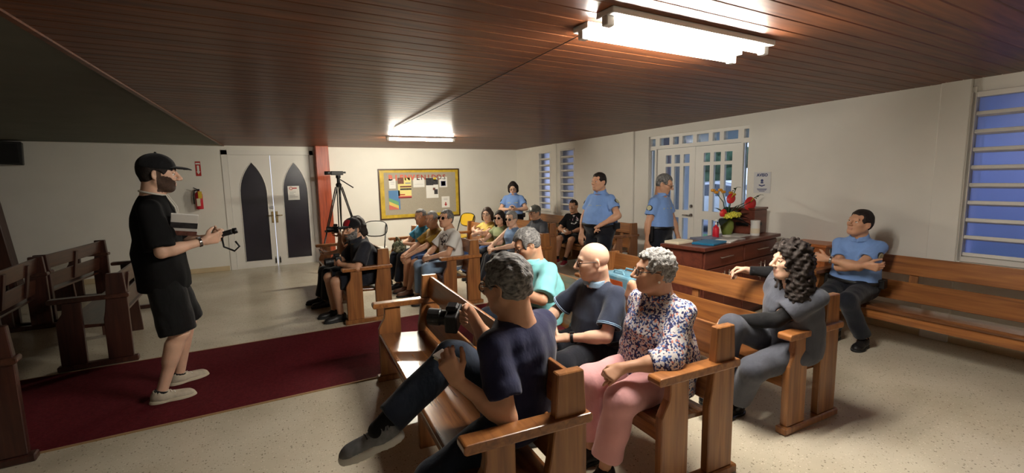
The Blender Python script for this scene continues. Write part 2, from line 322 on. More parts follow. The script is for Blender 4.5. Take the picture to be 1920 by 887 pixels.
# ================================================================= furniture and things
wood('pew_rail',(108,64,33),(170,111,60),axis=1,rough=0.30,coat=0.35,scale=0.9,rnd=0.10)
wood('pew_post',(106,65,36),(166,111,63),axis=2,rough=0.34,coat=0.25,scale=0.9,rnd=0.10)
wood('pew_seat',(82,49,28),(134,86,48),axis=1,rough=0.22,coat=0.5,scale=0.9,rnd=0.08)
wood('cabinet_wood',(84,42,32),(118,62,46),axis=0,rough=0.4,coat=0.2,scale=0.5,rnd=0.05)
wood('orange_wood',(150,84,44),(190,116,66),axis=1,rough=0.4,coat=0.2,scale=0.6,rnd=0.05)
FP=[(0.0,.05),(.185,.05),(.185,.632),(.055,.632),(.055,.575),(.048,.535),(.02,.49),(.0,.45)]
BP=[(.335,.05),(.525,.05),(.525,.66),(.512,.868),(.385,.868),(.37,.66),(.352,.52),(.335,.44)]
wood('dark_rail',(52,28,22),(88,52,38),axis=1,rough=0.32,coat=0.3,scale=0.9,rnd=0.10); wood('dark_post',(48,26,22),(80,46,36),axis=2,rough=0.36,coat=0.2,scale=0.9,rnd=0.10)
def pew(label, x, y, L, ang, group='wooden pews', slats=3, rail='pew_rail', post='pew_post', seat='pew_seat'):
    """faces -x; origin = foot of the near front post; y runs along the pew"""
    t=thing('pew', label, 'pew', (x,y,0), -ang, group); th=.05
    for y0 in (0,L-th):
        obj('front_post',MB().prism(FP,y0,y0+th),post,t,bevel=.005); obj('back_post',MB().prism(BP,y0,y0+th),post,t,bevel=.005)
        obj('arm',MB().prism([(-.03,.632),(.535,.632),(.545,.642),(.545,.668),(.535,.676),(-.03,.676),(-.04,.666),(-.04,.642)],y0-.02,y0+th+.02),rail,t,bevel=.006,seg=2)
        obj('foot',MB().box(-.03,.56,y0-.012,y0+th+.012,0,.05),post,t,bevel=.008)
    obj('seat',MB().prism([(0.0,.386),(.012,.378),(.40,.36),(.40,.385),(.012,.418),(0.0,.408)],th,L-th),seat,t,bevel=.005,seg=2)
    obj('apron',MB().box(.03,.055,th,L-th,.29,.38),rail,t,bevel=.003)
    M=Matrix.Translation((.385,0,.40))@Matrix.Rotation(R(8),4,'Y')
    obj('lower_back',MB().box(0,.022,th,L-th,.03,.215,M=M),rail,t,bevel=.004)
    obj('top_back',MB().box(0,.026,th,L-th,.285,.462,M=M),rail,t,bevel=.006,seg=2)
    n=slats
    for i in range(n): yy=th+(L-2*th)*(i+.5)/n; obj('back_slat',MB().box(.022,.044,yy-.035,yy+.035,.05,.42,M=M),post,t,bevel=.003)
    obj('support',MB().prism([(.05,0),(.42,0),(.40,.37),(.05,.38)],L/2-.02,L/2+.02),post,t,bevel=.004)
    return t
YA=R(3.7)
pewA=pew('wooden pew in front, with the navy-shirted man sitting on it',0.685,1.55,2.33,R(4.9))
pewB=pew('wooden pew where the bald man and the woman in floral blouse sit',1.748,1.575,2.33,YA)
pewC=pew('wooden pew carrying the woman in grey scrubs',2.915,1.60,2.29,R(2.4))
pewE=pew('wooden pew beyond the carpet with the man in red-fronted cap',0.945,5.60,2.5,R(0.5))
pewF=pew('wooden pew where the man in white printed T-shirt sits',2.165,5.63,2.6,R(0.5))
pewG=pew('wooden pew holding the three women left of the grey-capped man',3.33,5.65,2.7,R(0.5))
pewH=pew('wooden pew under the man with grey cap',4.28,6.85,1.8,R(1))
pewD=pew('long wooden pew along the right wall under the large louvered window',4.945,-1.35,3.98,TH,slats=3)
pewW=pew('wooden pew by the right wall behind the two standing men officers',5.36,5.95,1.75,TH)
pewX=pew('wooden pew by the right wall below the paired far windows',5.44,7.78,1.75,TH)
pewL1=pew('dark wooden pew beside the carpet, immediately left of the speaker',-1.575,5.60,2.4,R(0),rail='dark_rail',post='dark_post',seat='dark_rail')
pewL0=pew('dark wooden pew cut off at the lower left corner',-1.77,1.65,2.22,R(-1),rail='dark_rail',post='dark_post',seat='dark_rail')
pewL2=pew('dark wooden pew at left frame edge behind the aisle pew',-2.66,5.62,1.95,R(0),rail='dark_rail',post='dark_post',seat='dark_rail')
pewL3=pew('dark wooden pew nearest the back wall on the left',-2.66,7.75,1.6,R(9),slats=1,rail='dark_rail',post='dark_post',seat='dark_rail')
# ------------------------------------------------------------- cabinet by the entrance
cab=thing('cabinet','dark red wooden cabinet with drawers beside the glazed entrance','cabinet',(4.05,3.16,0),R(8))
CW,CD,CH=1.72,.50,.93
obj('body',MB().box(.02,CW,.02,CD,.06,CH-.04),'cabinet_wood',cab); obj('plinth',MB().box(.05,CW-.03,.05,CD,0,.06),'cabinet_wood',cab)
obj('top',MB().box(-.02,CW+.02,-.03,CD,CH-.04,CH),'cabinet_wood',cab,bevel=.006)
mat('steel_bar',(196,186,170),rough=0.3,metal=0.9)
for i in range(2):
    x0=.04+i*.84; d=obj('drawer',MB().box(x0,x0+.82,.0,.022,.69,.87),'cabinet_wood',cab,bevel=.004)
    obj('handle',MB().tube([(x0+.28,-.028,.79),(x0+.54,-.028,.79)],.006,8).tube([(x0+.31,0,.79),(x0+.31,-.028,.79)],.004,6).tube([(x0+.51,0,.79),(x0+.51,-.028,.79)],.004,6),'steel_bar',d,smooth=True)
    for j in range(2):
        a=x0+j*.412; d=obj('cupboard_door',MB().box(a,a+.408,.0,.022,.08,.675),'cabinet_wood',cab,bevel=.004); hx=a+(.36 if j==0 else .05)
        obj('handle',MB().tube([(hx,-.028,.42),(hx,-.028,.64)],.006,8).tube([(hx,0,.45),(hx,-.028,.45)],.004,6).tube([(hx,0,.61),(hx,-.028,.61)],.004,6),'steel_bar',d,smooth=True)
CM=Matrix.Translation((4.05,3.16,CH))@Matrix.Rotation(R(8),4,'Z')
def oncab(x,y): p=CM@Vector((x,y,0)); return (p.x,p.y,CH+.0005)
mat('blue_folder',(30,110,150),rough=0.5,noise=0.05); mat('red_plastic',(196,36,52),rough=0.35); mat('white_plastic',(228,226,220),rough=0.4); mat('cream',(226,214,188),rough=0.6)
tag(obj('folder',MB().box(-.17,.17,-.12,.12,0,.022,M=Matrix.Translation(oncab(.33,.12))@Matrix.Rotation(R(14),4,'Z')),'blue_folder',bevel=.004),'teal blue folder lying on the left end of cabinet','folder')
tag(obj('booklet',MB().box(-.13,.13,-.09,.09,0,.03,M=Matrix.Translation(oncab(.15,.38))@Matrix.Rotation(R(5),4,'Z')),'cream',bevel=.003),'thick cream booklet at the back left corner of cabinet','booklet')
for i,(x,y,a,lb,m_) in enumerate(((.62,.10,20,'white leaflet stack beside the blue folder','paper'),(.80,.14,-8,'grey printed magazine in front of the red bottle','mag'),(1.12,.22,6,'flat pale magazine before the white canister','mag2'),(.62,.33,-15,'dark-covered leaflet behind the blue folder','mag3'))):
    mat('mag',(176,170,166),rough=.4,noise=.35,nscale=14); mat('mag2',(206,202,194),rough=.4,noise=.15,nscale=14); mat('mag3',(96,100,120),rough=.4,noise=.3,nscale=14)
    tag(obj('magazine',MB().box(-.14,.14,-.10,.10,0,.012+.003*i,M=Matrix.Translation(oncab(x,y))@Matrix.Rotation(R(a),4,'Z')),m_,bevel=.002),lb,'magazine','papers on the cabinet')
bt=thing('sanitizer_bottle','red pump bottle with white nozzle standing on the cabinet','bottle',oncab(.86,.34))
obj('bottle',MB().lathe([(.0,0),(.036,0),(.038,.01),(.038,.10),(.03,.125),(.014,.135),(.014,.15),(0,.15)],18),'red_plastic',bt,smooth=True)
obj('pump',MB().lathe([(0,.15),(.013,.15),(.013,.168),(.006,.17),(.006,.195),(.012,.197),(.012,.208),(0,.21)],12).tube([(0,0,.203),(-.04,0,.2)],.006,6),'white_plastic',bt,smooth=True)
cn=thing('canister','white cylindrical canister right of the green vase','canister',oncab(1.33,.10))
obj('can',MB().lathe([(0,0),(.05,0),(.052,.008),(.052,.165),(0,.168)],24),'white_plastic',cn,smooth=False); obj('lid',MB().lathe([(0,.165),(.054,.165),(.054,.185),(0,.19)],24),'white_plastic',cn); obj('label_band',MB().lathe([(.0522,.03),(.0528,.03),(.0528,.09),(.0522,.09)],24),'cream',cn)
bxo=thing('suggestion_box','dark red wooden box with slot on right end of cabinet','box',oncab(1.58,.30),R(8))
obj('case',MB().box(-.17,.16,-.15,.15,0,.30),'cabinet_wood',bxo,bevel=.006); obj('lid',MB().box(-.18,.17,-.16,.16,.30,.325),'cabinet_wood',bxo,bevel=.005); obj('slot',MB().box(-.175,-.168,-.08,.08,.10,.14).box(-.12,.02,-.156,-.149,.10,.14),'black_plastic',bxo)
# flowers
mat('vase_green',(104,116,52),rough=0.25,noise=0.1,nscale=6); mat('leaf_green',(48,78,44),rough=0.45,noise=0.25,nscale=10); mat('leaf_dark',(30,40,38),rough=0.5,noise=0.2); mat('flower_red',(196,44,44),rough=0.4,noise=0.15,nscale=12); mat('flower_yellow',(206,200,70),rough=0.6,noise=0.2,nscale=20); mat('flower_orange',(214,150,50),rough=0.6)
fl=thing('flower_arrangement','red and yellow flowers with leaves in green vase on the cabinet','flowers',oncab(1.12,.34))
obj('vase',MB().lathe([(0,0),(.045,0),(.06,.03),(.078,.10),(.074,.16),(.05,.20),(.048,.215),(.04,.215),(.04,.20),(0,.2)],24),'vase_green',fl,smooth=True)
def leaf(mb,p,d,L,W,droop=.3):
    p=Vector(p); d=Vector(d).normalized(); s_=d.cross(Vector((0,0,1))); s_=s_.normalized() if s_.length>.01 else Vector((1,0,0)); n_=s_.cross(d); rows=[]
    for i in range(7):
        t=i/6; c=p+d*L*t-Vector((0,0,1))*droop*L*t*t; w_=W*math.sin(math.pi*min(1,t*.92+.06))**.8; rows.append((c-s_*w_-n_*w_*-.25,c,c+s_*w_+n_*w_*.25))
    vs=[q for r in rows for q in r]; fs=[]
    for i in range(6): fs+=[(i*3,i*3+1,i*3+4,i*3+3),(i*3+1,i*3+2,i*3+5,i*3+4)]
    o=len(vs); vs2=[q-n_*.002 for q in vs]; fs2=[tuple(k+o for k in f[::-1]) for f in fs]; mb.add(vs+vs2,fs+fs2)
def heart(mb,c,n_,s_):
    c=Vector(c); n_=Vector(n_).normalized(); u=n_.orthogonal().normalized(); v=n_.cross(u); pts=[]
    for k in range(20):
        a=2*math.pi*k/20; r=s_*(0.75+0.25*math.cos(a))*(1+.12*math.cos(2*a)); pts.append(c+u*r*math.cos(a)*1.15+v*r*math.sin(a)+n_*(.25*r*abs(math.sin(a))))
    vs=pts+[c]+[q-n_*.004 for q in pts]+[c-n_*.004]; fs=[(k,(k+1)%20,20) for k in range(20)]+[((k+1)%20+21,k+21,41) for k in range(20)]+[(k,k+21,(k+1)%20+21,(k+1)%20) for k in range(20)]; mb.add(vs,fs)
for tip,m_ in (((-.02,-.06,.47),'r'),((.36,-.06,.40),'r'),((-.14,-.05,.30),'r2'),((-.26,0,.56),'o'),((-.10,.02,.56),'o'),((.62,0,.47),'g'),((.12,-.02,.58),'g'),((.10,.02,.52),'o'),((.30,.02,.30),'g')):
    st=obj('stem',MB().tube([(0,0,.19),(tip[0]*.35,tip[1]*.5,.19+(tip[2]-.19)*.6),tip],.005,6),'leaf_green',fl,smooth=True)
    mb=MB()
    if m_=='r': heart(mb,tip,(-.35,-.9,.35),.072 if tip[0]<.1 else .10); obj('flower',mb,'flower_red',fl,smooth=True); obj('spadix',MB().tube([tip,(tip[0]-.02,tip[1]-.05,tip[2]+.05)],[.009,.004],8),'flower_yellow',fl,smooth=True)
    elif m_=='r2': heart(mb,tip,(-.4,-.9,.2),.055); obj('flower',mb,'flower_red',fl,smooth=True)
    elif m_=='o':
        for k in range(4): mb.sphere((tip[0]+.03*k-.04,tip[1],tip[2]-.012*k+.01*(k%2)),(.022,.016,.018),8,6)
        obj('flower',mb,'flower_orange',fl,smooth=True)
    else:
        for k in range(3): leaf(mb,(tip[0]-.03*k,tip[1],tip[2]-.02*k),(math.cos(k*2),-.3,.35),.07,.014)
        obj('bud',mb,'leaf_green',fl,smooth=True)
for j,(x,y,z,s_) in enumerate(((-.10,-.07,.235,.055),(-.03,-.09,.245,.058),(.04,-.08,.24,.05),(.16,-.04,.25,.03))):
    mb=MB()
    for k in range(26):
        a=k*2.4; el=math.acos(1-1.1*(k+.5)/26); d=Vector((math.sin(el)*math.cos(a),math.sin(el)*math.sin(a)-.2,math.cos(el))); mb.sphere(Vector((x,y,z))+d*s_*.7,s_*.33,6,4)
    obj('chrysanthemum',mb,'flower_yellow',fl,smooth=True)
for j,(d,L,W,m_) in enumerate((((-1,-.35,.15),.26,.06,'leaf_dark'),((-.8,-.5,.9),.24,.045,'leaf_green'),((.9,-.4,.35),.30,.05,'leaf_dark'),((.7,-.6,.05),.28,.06,'leaf_dark'),((.3,-.3,1),.30,.04,'leaf_green'),((.95,.1,.7),.34,.04,'leaf_green'),((.5,.4,.9),.3,.05,'leaf_dark'),((-.3,.5,.9),.28,.05,'leaf_green'),((.2,-.8,.3),.2,.05,'leaf_dark'),((1,-.2,.5),.42,.03,'leaf_green'))):
    mb=MB(); leaf(mb,(0,0,.2),d,L,W,.35); obj('leaf',mb,m_,fl,smooth=True)
# low box between cabinet and seated officer
wbx=thing('wooden_box','orange wooden box stand beside the seated officer','stand',(5.57,2.74,0),-TH)
obj('carcass',MB().box(.015,.33,.015,.43,.0,.835),'orange_wood',wbx,bevel=.004); obj('top',MB().box(0,.345,0,.445,.835,.87),'orange_wood',wbx,bevel=.006); obj('panel',MB().box(.009,.017,.06,.385,.08,.76),'orange_wood',wbx,bevel=.003)
# ------------------------------------------------------------- notices, bulletin board, extinguisher, speaker
mat('ink_blue',(60,70,120),rough=.7); mat('ink_dark',(52,50,56),rough=.7); mat('ink_red',(176,40,36),rough=.6); mat('ink_grey',(150,150,152),rough=.7)
def sheet(label,cat,x,z,w_,h_,y,m_='paper',blocks=(),name='poster',group=None,tilt=0):
    """paper facing -y hung on the back wall; blocks: (u0,u1,v0,v1,material) in 0..1"""
    M=Matrix.Translation((x,y,z))@Matrix.Rotation(R(tilt),4,'Y'); t=thing(name,label,cat,(x,y,z),0,group); t.rotation_euler=(0,R(tilt),0)
    obj('sheet',MB().box(0,w_,-.003,0,0,h_),m_,t)
    for u0,u1,v0,v1,mm in blocks: obj('print',MB().box(u0*w_,u1*w_,-.0045,-.003,v0*h_,v1*h_),mm,t)
    return t
t=sheet('white notice with red ring logo taped on right arched door panel','notice',.77,1.325,.215,.285,WALLY+.02,'paper',((.42,.8,.80,.88,'ink_red'),(.15,.7,.55,.58,'ink_grey'),(.15,.5,.44,.47,'ink_grey'),(.15,.6,.33,.36,'ink_grey'),(.15,.85,.2,.23,'ink_grey')),'notice')
obj('logo_ring',MB().tube([(.062+.028*math.cos(a),-.005,.237+.028*math.sin(a)) for a in np.linspace(0,6.283,17)[:-1]],.006,6,closed=True),'ink_red',t)
t=sheet('red fire extinguisher sign with white down arrow','sign',-.76,1.835,.085,.27,WALLY,'ink_red',((.3,.7,.30,.72,'paper'),(.1,.9,.80,.90,'paper')),'sign')
obj('arrow_head',MB().prism([(.012,.085),(.073,.085),(.0425,.03)],-.0045,-.003),'paper',t)
ex=thing('fire_extinguisher','red fire extinguisher hung on the back wall below its sign','extinguisher',(-.745,WALLY-.075,1.22))
obj('cylinder',MB().lathe([(0,0),(.055,0),(.06,.012),(.06,.27),(.045,.31),(.02,.325),(.02,.345),(0,.345)],20),'red_plastic',ex,smooth=True)
obj('valve',MB().box(-.02,.02,-.02,.02,.34,.375).tube([(0,0,.36),(-.075,-.01,.40)],.008,6).tube([(0,0,.35),(-.07,-.01,.36)],.007,6),'black_plastic',ex)
obj('hose',MB().tube([(.0,-.01,.355),(-.06,-.03,.34),(-.085,-.03,.24),(-.08,-.03,.10)],.010,8),'black_plastic',ex,smooth=True)
obj('tag',MB().box(-.005,.055,-.066,-.063,.20,.33),mat('tag_yellow',(220,190,60),rough=.6),ex); obj('instruction_label',MB().box(-.035,.02,-.0635,-.058,.06,.20),'cream',ex); obj('bracket',MB().box(-.03,.03,.055,.075,.02,.3),'black_plastic',ex)
# bulletin board
mat('board_fabric',(168,160,144),rough=.95,noise=.05,nscale=40,bump=.2,bscale=120); mat('gold_paper',(196,166,56),rough=.35,noise=.22,nscale=9,bump=.3,bscale=18); wood('frame_dark',(52,34,22),(80,52,34),axis=0,rnd=0)
BX,BZ,BW,BH=2.60,.80,1.945,1.14
bb=thing('bulletin_board','grey bulletin board with gold border and red welcome letters','bulletin board',(BX,WALLY,BZ))
obj('panel',MB().box(.02,BW-.02,-.02,-.002,.02,BH-.02),'board_fabric',bb)
for a in ((0,BW,0,.03),(0,BW,BH-.03,BH)): obj('frame_rail',MB().box(a[0],a[1],-.035,0,a[2],a[3]),'frame_dark',bb,bevel=.003)
for a in ((0,.03),(BW-.03,BW)): obj('frame_stile',MB().box(a[0],a[1],-.035,0,.03,BH-.03),'frame_dark',bb,bevel=.003)
obj('border',MB().box(.03,BW-.03,-.024,-.02,.03,.105).box(.03,BW-.03,-.024,-.02,BH-.085,BH-.03).box(.03,.125,-.0235,-.02,.105,BH-.085).box(BW-.10,BW-.03,-.0235,-.02,.105,BH-.085),'gold_paper',bb)
mat('letter_coral',(226,110,86),rough=.6); mat('letter_red',(170,60,48),rough=.6)
for i,ch in enumerate('BIENVENIDOS'):
    lt=obj('letter',text_mesh(ch,.165,.003,bold=.006 if i<5 else .002),'letter_coral' if i<5 else 'letter_red',bb); lt.location=(.275+i*.128,-.024,BH-.205); lt.rotation_euler=(R(90),0,0)
mat('rain_red',(206,110,96),rough=.7); mat('rain_yellow',(222,196,104),rough=.7); mat('rain_green',(112,166,120),rough=.7); mat('rain_blue',(86,130,176),rough=.7); mat('pale_yellow',(232,218,140),rough=.7); mat('dark_print',(58,56,58),rough=.7,noise=.5,nscale=30); mat('brown_print',(120,76,64),rough=.7,noise=.4,nscale=30); mat('maroon',(130,34,44),rough=.7)
YB=WALLY-.024
sheet('small white typed sheet at upper left of bulletin board','poster',BX+.235,BZ+.70,.15,.215,YB,'paper',((.2,.8,.75,.78,'ink_grey'),(.2,.8,.6,.63,'ink_grey'),(.2,.8,.45,.48,'ink_grey')),group='papers on the bulletin board')
sheet('yellow event poster with photo strips on bulletin board','poster',BX+.435,BZ+.475,.31,.465,YB,'pale_yellow',((0,.45,.70,1,'brown_print'),(.55,.95,.70,.76,'ink_grey'),(.15,1,.52,.60,'brown_print'),(.15,1,.40,.48,'dark_print'),(.1,.5,.15,.20,'ink_red'),(0,1,.0,.06,'maroon'),(0,1,.06,.11,'rain_red')),group='papers on the bulletin board')
t=sheet('rainbow striped poster at lower left of bulletin board','poster',BX+.215,BZ+.225,.255,.43,YB,'rain_blue',(),group='papers on the bulletin board')
for i,(m_,a,b_) in enumerate((('rain_green',.62,.40),('rain_yellow',.44,.20),('rain_red',.26,.04))): obj('stripe',MB().prism([(0,0),(.22,0),(.22,max(.0,b_*.43)),(0,a*.43)],-.0042-.0012*i,-.003),m_,t)
sheet('plain white landscape sheet in middle of bulletin board','poster',BX+.795,BZ+.715,.27,.215,YB,'paper',((.1,.9,.3,.32,'ink_grey'),),group='papers on the bulletin board')
sheet('white poster with dark photo heading on bulletin board','poster',BX+1.10,BZ+.455,.30,.48,YB,'paper',((0,.6,.62,.98,'dark_print'),(.6,1,.65,.9,'dark_print'),(.62,.85,.86,1.0,'tag_yellow'),(.55,.75,.38,.5,'brown_print'),(.65,.95,.18,.42,'dark_print')),group='papers on the bulletin board')
sheet('white sheet with blue framed drawing at upper right of board','poster',BX+1.43,BZ+.70,.20,.245,YB,'paper',((.2,.8,.12,.60,'ink_blue'),(.26,.74,.16,.56,'paper'),(.2,.8,.8,.83,'ink_grey')),group='papers on the bulletin board')
t=sheet('white sheet with red down arrow at lower right of board','poster',BX+1.475,BZ+.215,.20,.265,YB,'paper',((.43,.57,.30,.48,'ink_red'),(.25,.75,.8,.83,'ink_grey'),(.25,.75,.68,.71,'ink_grey')),group='papers on the bulletin board')
obj('arrow_head',MB().prism([(.06,.085),(.14,.085),(.10,.03)],-.0045,-.003),'ink_red',t)
# AVISO notice on the right wall
av=thing('notice','clear notice reading AVISO on right wall beside the entrance','notice',WM@Vector((-.002,3.88,1.42)),0); av.rotation_euler=(0,0,R(-90)-TH)
obj('sheet',MB().box(0,.235,-.004,0,0,.275),mat('pale_notice',(214,214,214),rough=.4),av)
lt=obj('lettering',text_mesh('AVISO',.055,.0008,bold=.002),'ink_blue',av); lt.location=(.118,-.0046,.235); lt.rotation_euler=(R(90),0,0)
obj('icon',MB().lathe([(0,0),(.018,0),(.018,.002),(0,.002)],12,M=Matrix.Translation((.118,-.004,.165))@Matrix.Rotation(R(90),4,'X')).box(.10,.136,-.006,-.004,.128,.146).prism([(.075,.10),(.118,.085),(.16,.10),(.16,.113),(.118,.10),(.075,.113)],-.006,-.004),'ink_blue',av)
obj('small_print',MB().box(.05,.19,-.005,-.004,.05,.058).box(.06,.18,-.005,-.004,.035,.042).box(.08,.16,-.005,-.004,.02,.027),'ink_blue',av)
# loudspeaker at left edge
sp=thing('loudspeaker','black loudspeaker mounted high on wall at left edge','speaker',(-3.2,WALLY-.3,2.04),R(12))
obj('cabinet',MB().prism([(-.22,.02),(.2,0),(.22,.36),(-.2,.37)],0,.24,'xz'),'black_plastic',sp,bevel=.01); obj('grille',MB().box(-.17,.17,-.012,.0,.03,.33),mat('grille',(30,30,31),rough=.8,bump=.8,bscale=400),sp,bevel=.004); obj('bracket',MB().box(-.03,.03,.24,.3,.15,.22),'black_plastic',sp)
# ------------------------------------------------------------- tripod with video camera, chairs
mat('black_metal',(18,18,20),rough=.35,metal=.3)
tp=thing('tripod','tall black tripod beside the red wooden post','tripod',(1.56,9.35,0))
apex=Vector((0,0,1.62))
for k,a in enumerate((R(200),R(-35),R(85))):
    foot=Vector((.52*math.cos(a),.52*math.sin(a),.01)); side=Vector((-math.sin(a),math.cos(a),0)); top=apex+Vector((.05*math.cos(a),.05*math.sin(a),-.04)); mid=top.lerp(foot,.52)
    lg=obj('leg',MB().tube([top+side*.03,mid+side*.025],.011,8).tube([top-side*.03,mid-side*.025],.011,8).tube([mid,foot],.014,8),'black_metal',tp,smooth=True)
    obj('clamp',MB().box(-.045,.045,-.025,.025,-.02,.02,M=Matrix.Translation(mid)@Matrix.Rotation(a+R(90),4,'Z')),'black_plastic',lg); obj('spreader',MB().tube([mid,(0,0,.80)],.007,6),'black_metal',lg)
obj('centre_column',MB().tube([(0,0,.78),(0,0,1.72)],.014,10),'black_metal',tp,smooth=True); obj('head',MB().lathe([(0,1.58),(.05,1.58),(.055,1.63),(.03,1.66),(.03,1.74),(.045,1.75),(.045,1.80),(0,1.80)],14),'black_metal',tp); obj('pan_handle',MB().tube([(0.03,0,1.72),(.26,-.02,1.56)],[.009,.012],8),'black_metal',tp,smooth=True)
vc=thing('video_camera','small black video camera on top of the tripod','camera',(1.56,9.35,1.802),R(185))
obj('body',MB().box(-.09,.13,-.035,.035,.0,.075),'black_plastic',vc,bevel=.01,seg=2); obj('lens',MB().tube([(.12,0,.04),(.24,0,.04)],[.032,.034],14),'black_plastic',vc,smooth=True); obj('viewfinder',MB().box(-.14,-.08,-.02,.02,.03,.065),'black_plastic',vc,bevel=.005)
def fold_chair(label,x,y,rz,m_,name='folding_chair'):
    t=thing(name,label,'chair',(x,y,0),rz)
    for s_ in (-.2,.2):
        obj('front_leg',MB().tube([(.22,s_,0),(.02,s_,.45),(-.16,s_,.88)],.011,8),'black_metal',t,smooth=True); obj('rear_leg',MB().tube([(-.24,s_,0),(.10,s_,.44)],.011,8),'black_metal',t,smooth=True)
    obj('seat',MB().box(-.18,.22,-.2,.2,.44,.47),m_,t,bevel=.012,seg=2)
    M=Matrix.Translation((-.16,0,.80))@Matrix.Rotation(R(-12),4,'Y'); n=24; o=[(.21*math.copysign(abs(math.cos(a))**.7,math.cos(a)),.135*math.copysign(abs(math.sin(a))**.7,math.sin(a))) for a in np.linspace(0,6.283,n+1)[:-1]]
    obj('backrest',MB().prism(o,-.012,.012,'yz',M=M),m_,t,bevel=.005); obj('back_rim',MB().tube([M@Vector((0,u*1.04,v*1.06)) for u,v in o],.009,8,closed=True),'black_metal',t,smooth=True)
    return t
mat('chair_white',(222,222,214),rough=.35); mat('chair_yellow',(226,186,48),rough=.4)
fold_chair('folding chair with white oval back behind the red-capped man',1.98,8.62,R(240),'chair_white')
fold_chair('yellow plastic chair behind the man in white T-shirt',4.05,9.3,R(200),'chair_yellow','plastic_chair')
# ------------------------------------------------------------- outdoors beyond the entrance
mat('asphalt',(112,116,128),rough=.9,noise=.1,nscale=20); mat('lawn',(96,140,92),rough=.95,noise=.3,nscale=30); mat('outer_wall',(206,212,226),rough=.8,noise=.04); mat('car_white',(226,228,232),rough=.25,coat=.5); mat('car_glass',(70,80,96),rough=.08); mat('tyre',(28,28,30),rough=.8); mat('tail_red',(180,30,36),rough=.3); mat('hedge',(60,86,62),rough=.9,noise=.4,nscale=8)
struct(obj('floor_outside',MB().box(6.1,40,-12,30,-.14,-.03).box(6.02,6.3,-3,12,-.14,-.02),'asphalt'))
tag(obj('lawn',MB().box(9.3,11.0,-8,22,-.03,.04),'lawn'),'green lawn strip outside between the path and the parked car','lawn')
struct(obj('wall_outside',MB().box(7.3,7.6,6.5,9.9,-.03,3.1).box(7.0,7.22,5.95,6.17,-.03,3.1),'outer_wall'))
struct(obj('ceiling_outside',MB().box(6.25,10.2,1.5,14.5,2.42,2.55),'outer_wall'))
for k in range(6):
    rg=np.random.RandomState(k+40); mb=MB(); cx,cy=20.5+rg.rand()*.5,2.2+k*3.3
    for j in range(110): d=rg.normal(size=3); d/=np.linalg.norm(d); mb.sphere((cx+d[0]*1.2*rg.rand(),cy+d[1]*1.25*rg.rand(),2.3+d[2]*2.2*rg.rand()),.35+.2*rg.rand(),7,5)
    mb.tube([(cx,cy,-.03),(cx,cy,1.2)],.16,8); tag(obj('hedge_tree',mb,'hedge',smooth=True),'dense green tree outside behind the parked cars','tree','trees beyond the cars')
def car(label,x,y,rz,group=None):
    """side profile extruded and narrowed at the roof; front towards -y"""
    c=thing('car',label,'car',(x,y,-.03),rz,group); W=.88
    prof=[(-2.05,.35),(-2.1,.62),(-2.02,.84),(-1.0,1.0),(-.45,1.42),(.3,1.52),(1.15,1.46),(1.75,1.05),(2.05,.98),(2.1,.6),(2.0,.35)]
    mb=MB(); n=len(prof); vs=[]
    for s_ in (-1,-.97,.97,1):
        for a,b_ in prof: vs.append((s_*W*(1-.22*max(0,(b_-.95)/.57)) if abs(s_)<1 else s_*W*(.97-.22*max(0,(b_-.95)/.57)),a,b_ if abs(s_)<1 else max(.38,b_-.03)))
    fs=[tuple(range(n)),tuple(range(4*n-1,3*n-1,-1))]
    for k in range(3): fs+=[(k*n+i,(k+1)*n+i,(k+1)*n+(i+1)%n,k*n+(i+1)%n) for i in range(n)]
    mb.add(vs,fs); obj('body',mb,'car_white',c,bevel=.03,seg=2)
    for s_ in (-1,1):
        for q in ([(-.85,1.03),(-.40,1.36),(.25,1.43),(.25,1.02)],[(.32,1.02),(.32,1.43),(1.05,1.38),(1.5,1.06)]): obj('side_window',MB().prism(q,min(s_*.62,s_*.80),max(s_*.62,s_*.80),'yz'),'car_glass',c,bevel=.01)
        for yy in (-1.3,1.32):
            M=Matrix.Translation((s_*.76,yy,.33))@Matrix.Rotation(R(90),4,'Y'); wh=obj('wheel',MB().lathe([(0,-.11),(.30,-.11),(.335,-.07),(.335,.07),(.30,.11),(0,.11)],24,M=M),'tyre',c); obj('hub',MB().lathe([(0,-.122),(.19,-.118),(.19,.118),(0,.122)],16,M=M),'chrome',wh)
        obj('tail_lamp',MB().box(s_*.70-.10,s_*.70+.12,1.95,2.08,.80,.96),'tail_red',c,bevel=.02)
    obj('windscreen',MB().prism([(-1.02,1.0),(-.5,1.40),(-.44,1.37),(-.95,.98)],-.62,.62,'yz'),'car_glass',c); obj('bumper',MB().box(-.86,.86,1.98,2.16,.32,.60),'car_white',c,bevel=.05,seg=2)
    return c
car('white hatchback parked outside, seen through the right entrance leaf',12.6,8.55,R(-6))
car('white car parked outside near the right side light',12.9,3.3,R(-6))
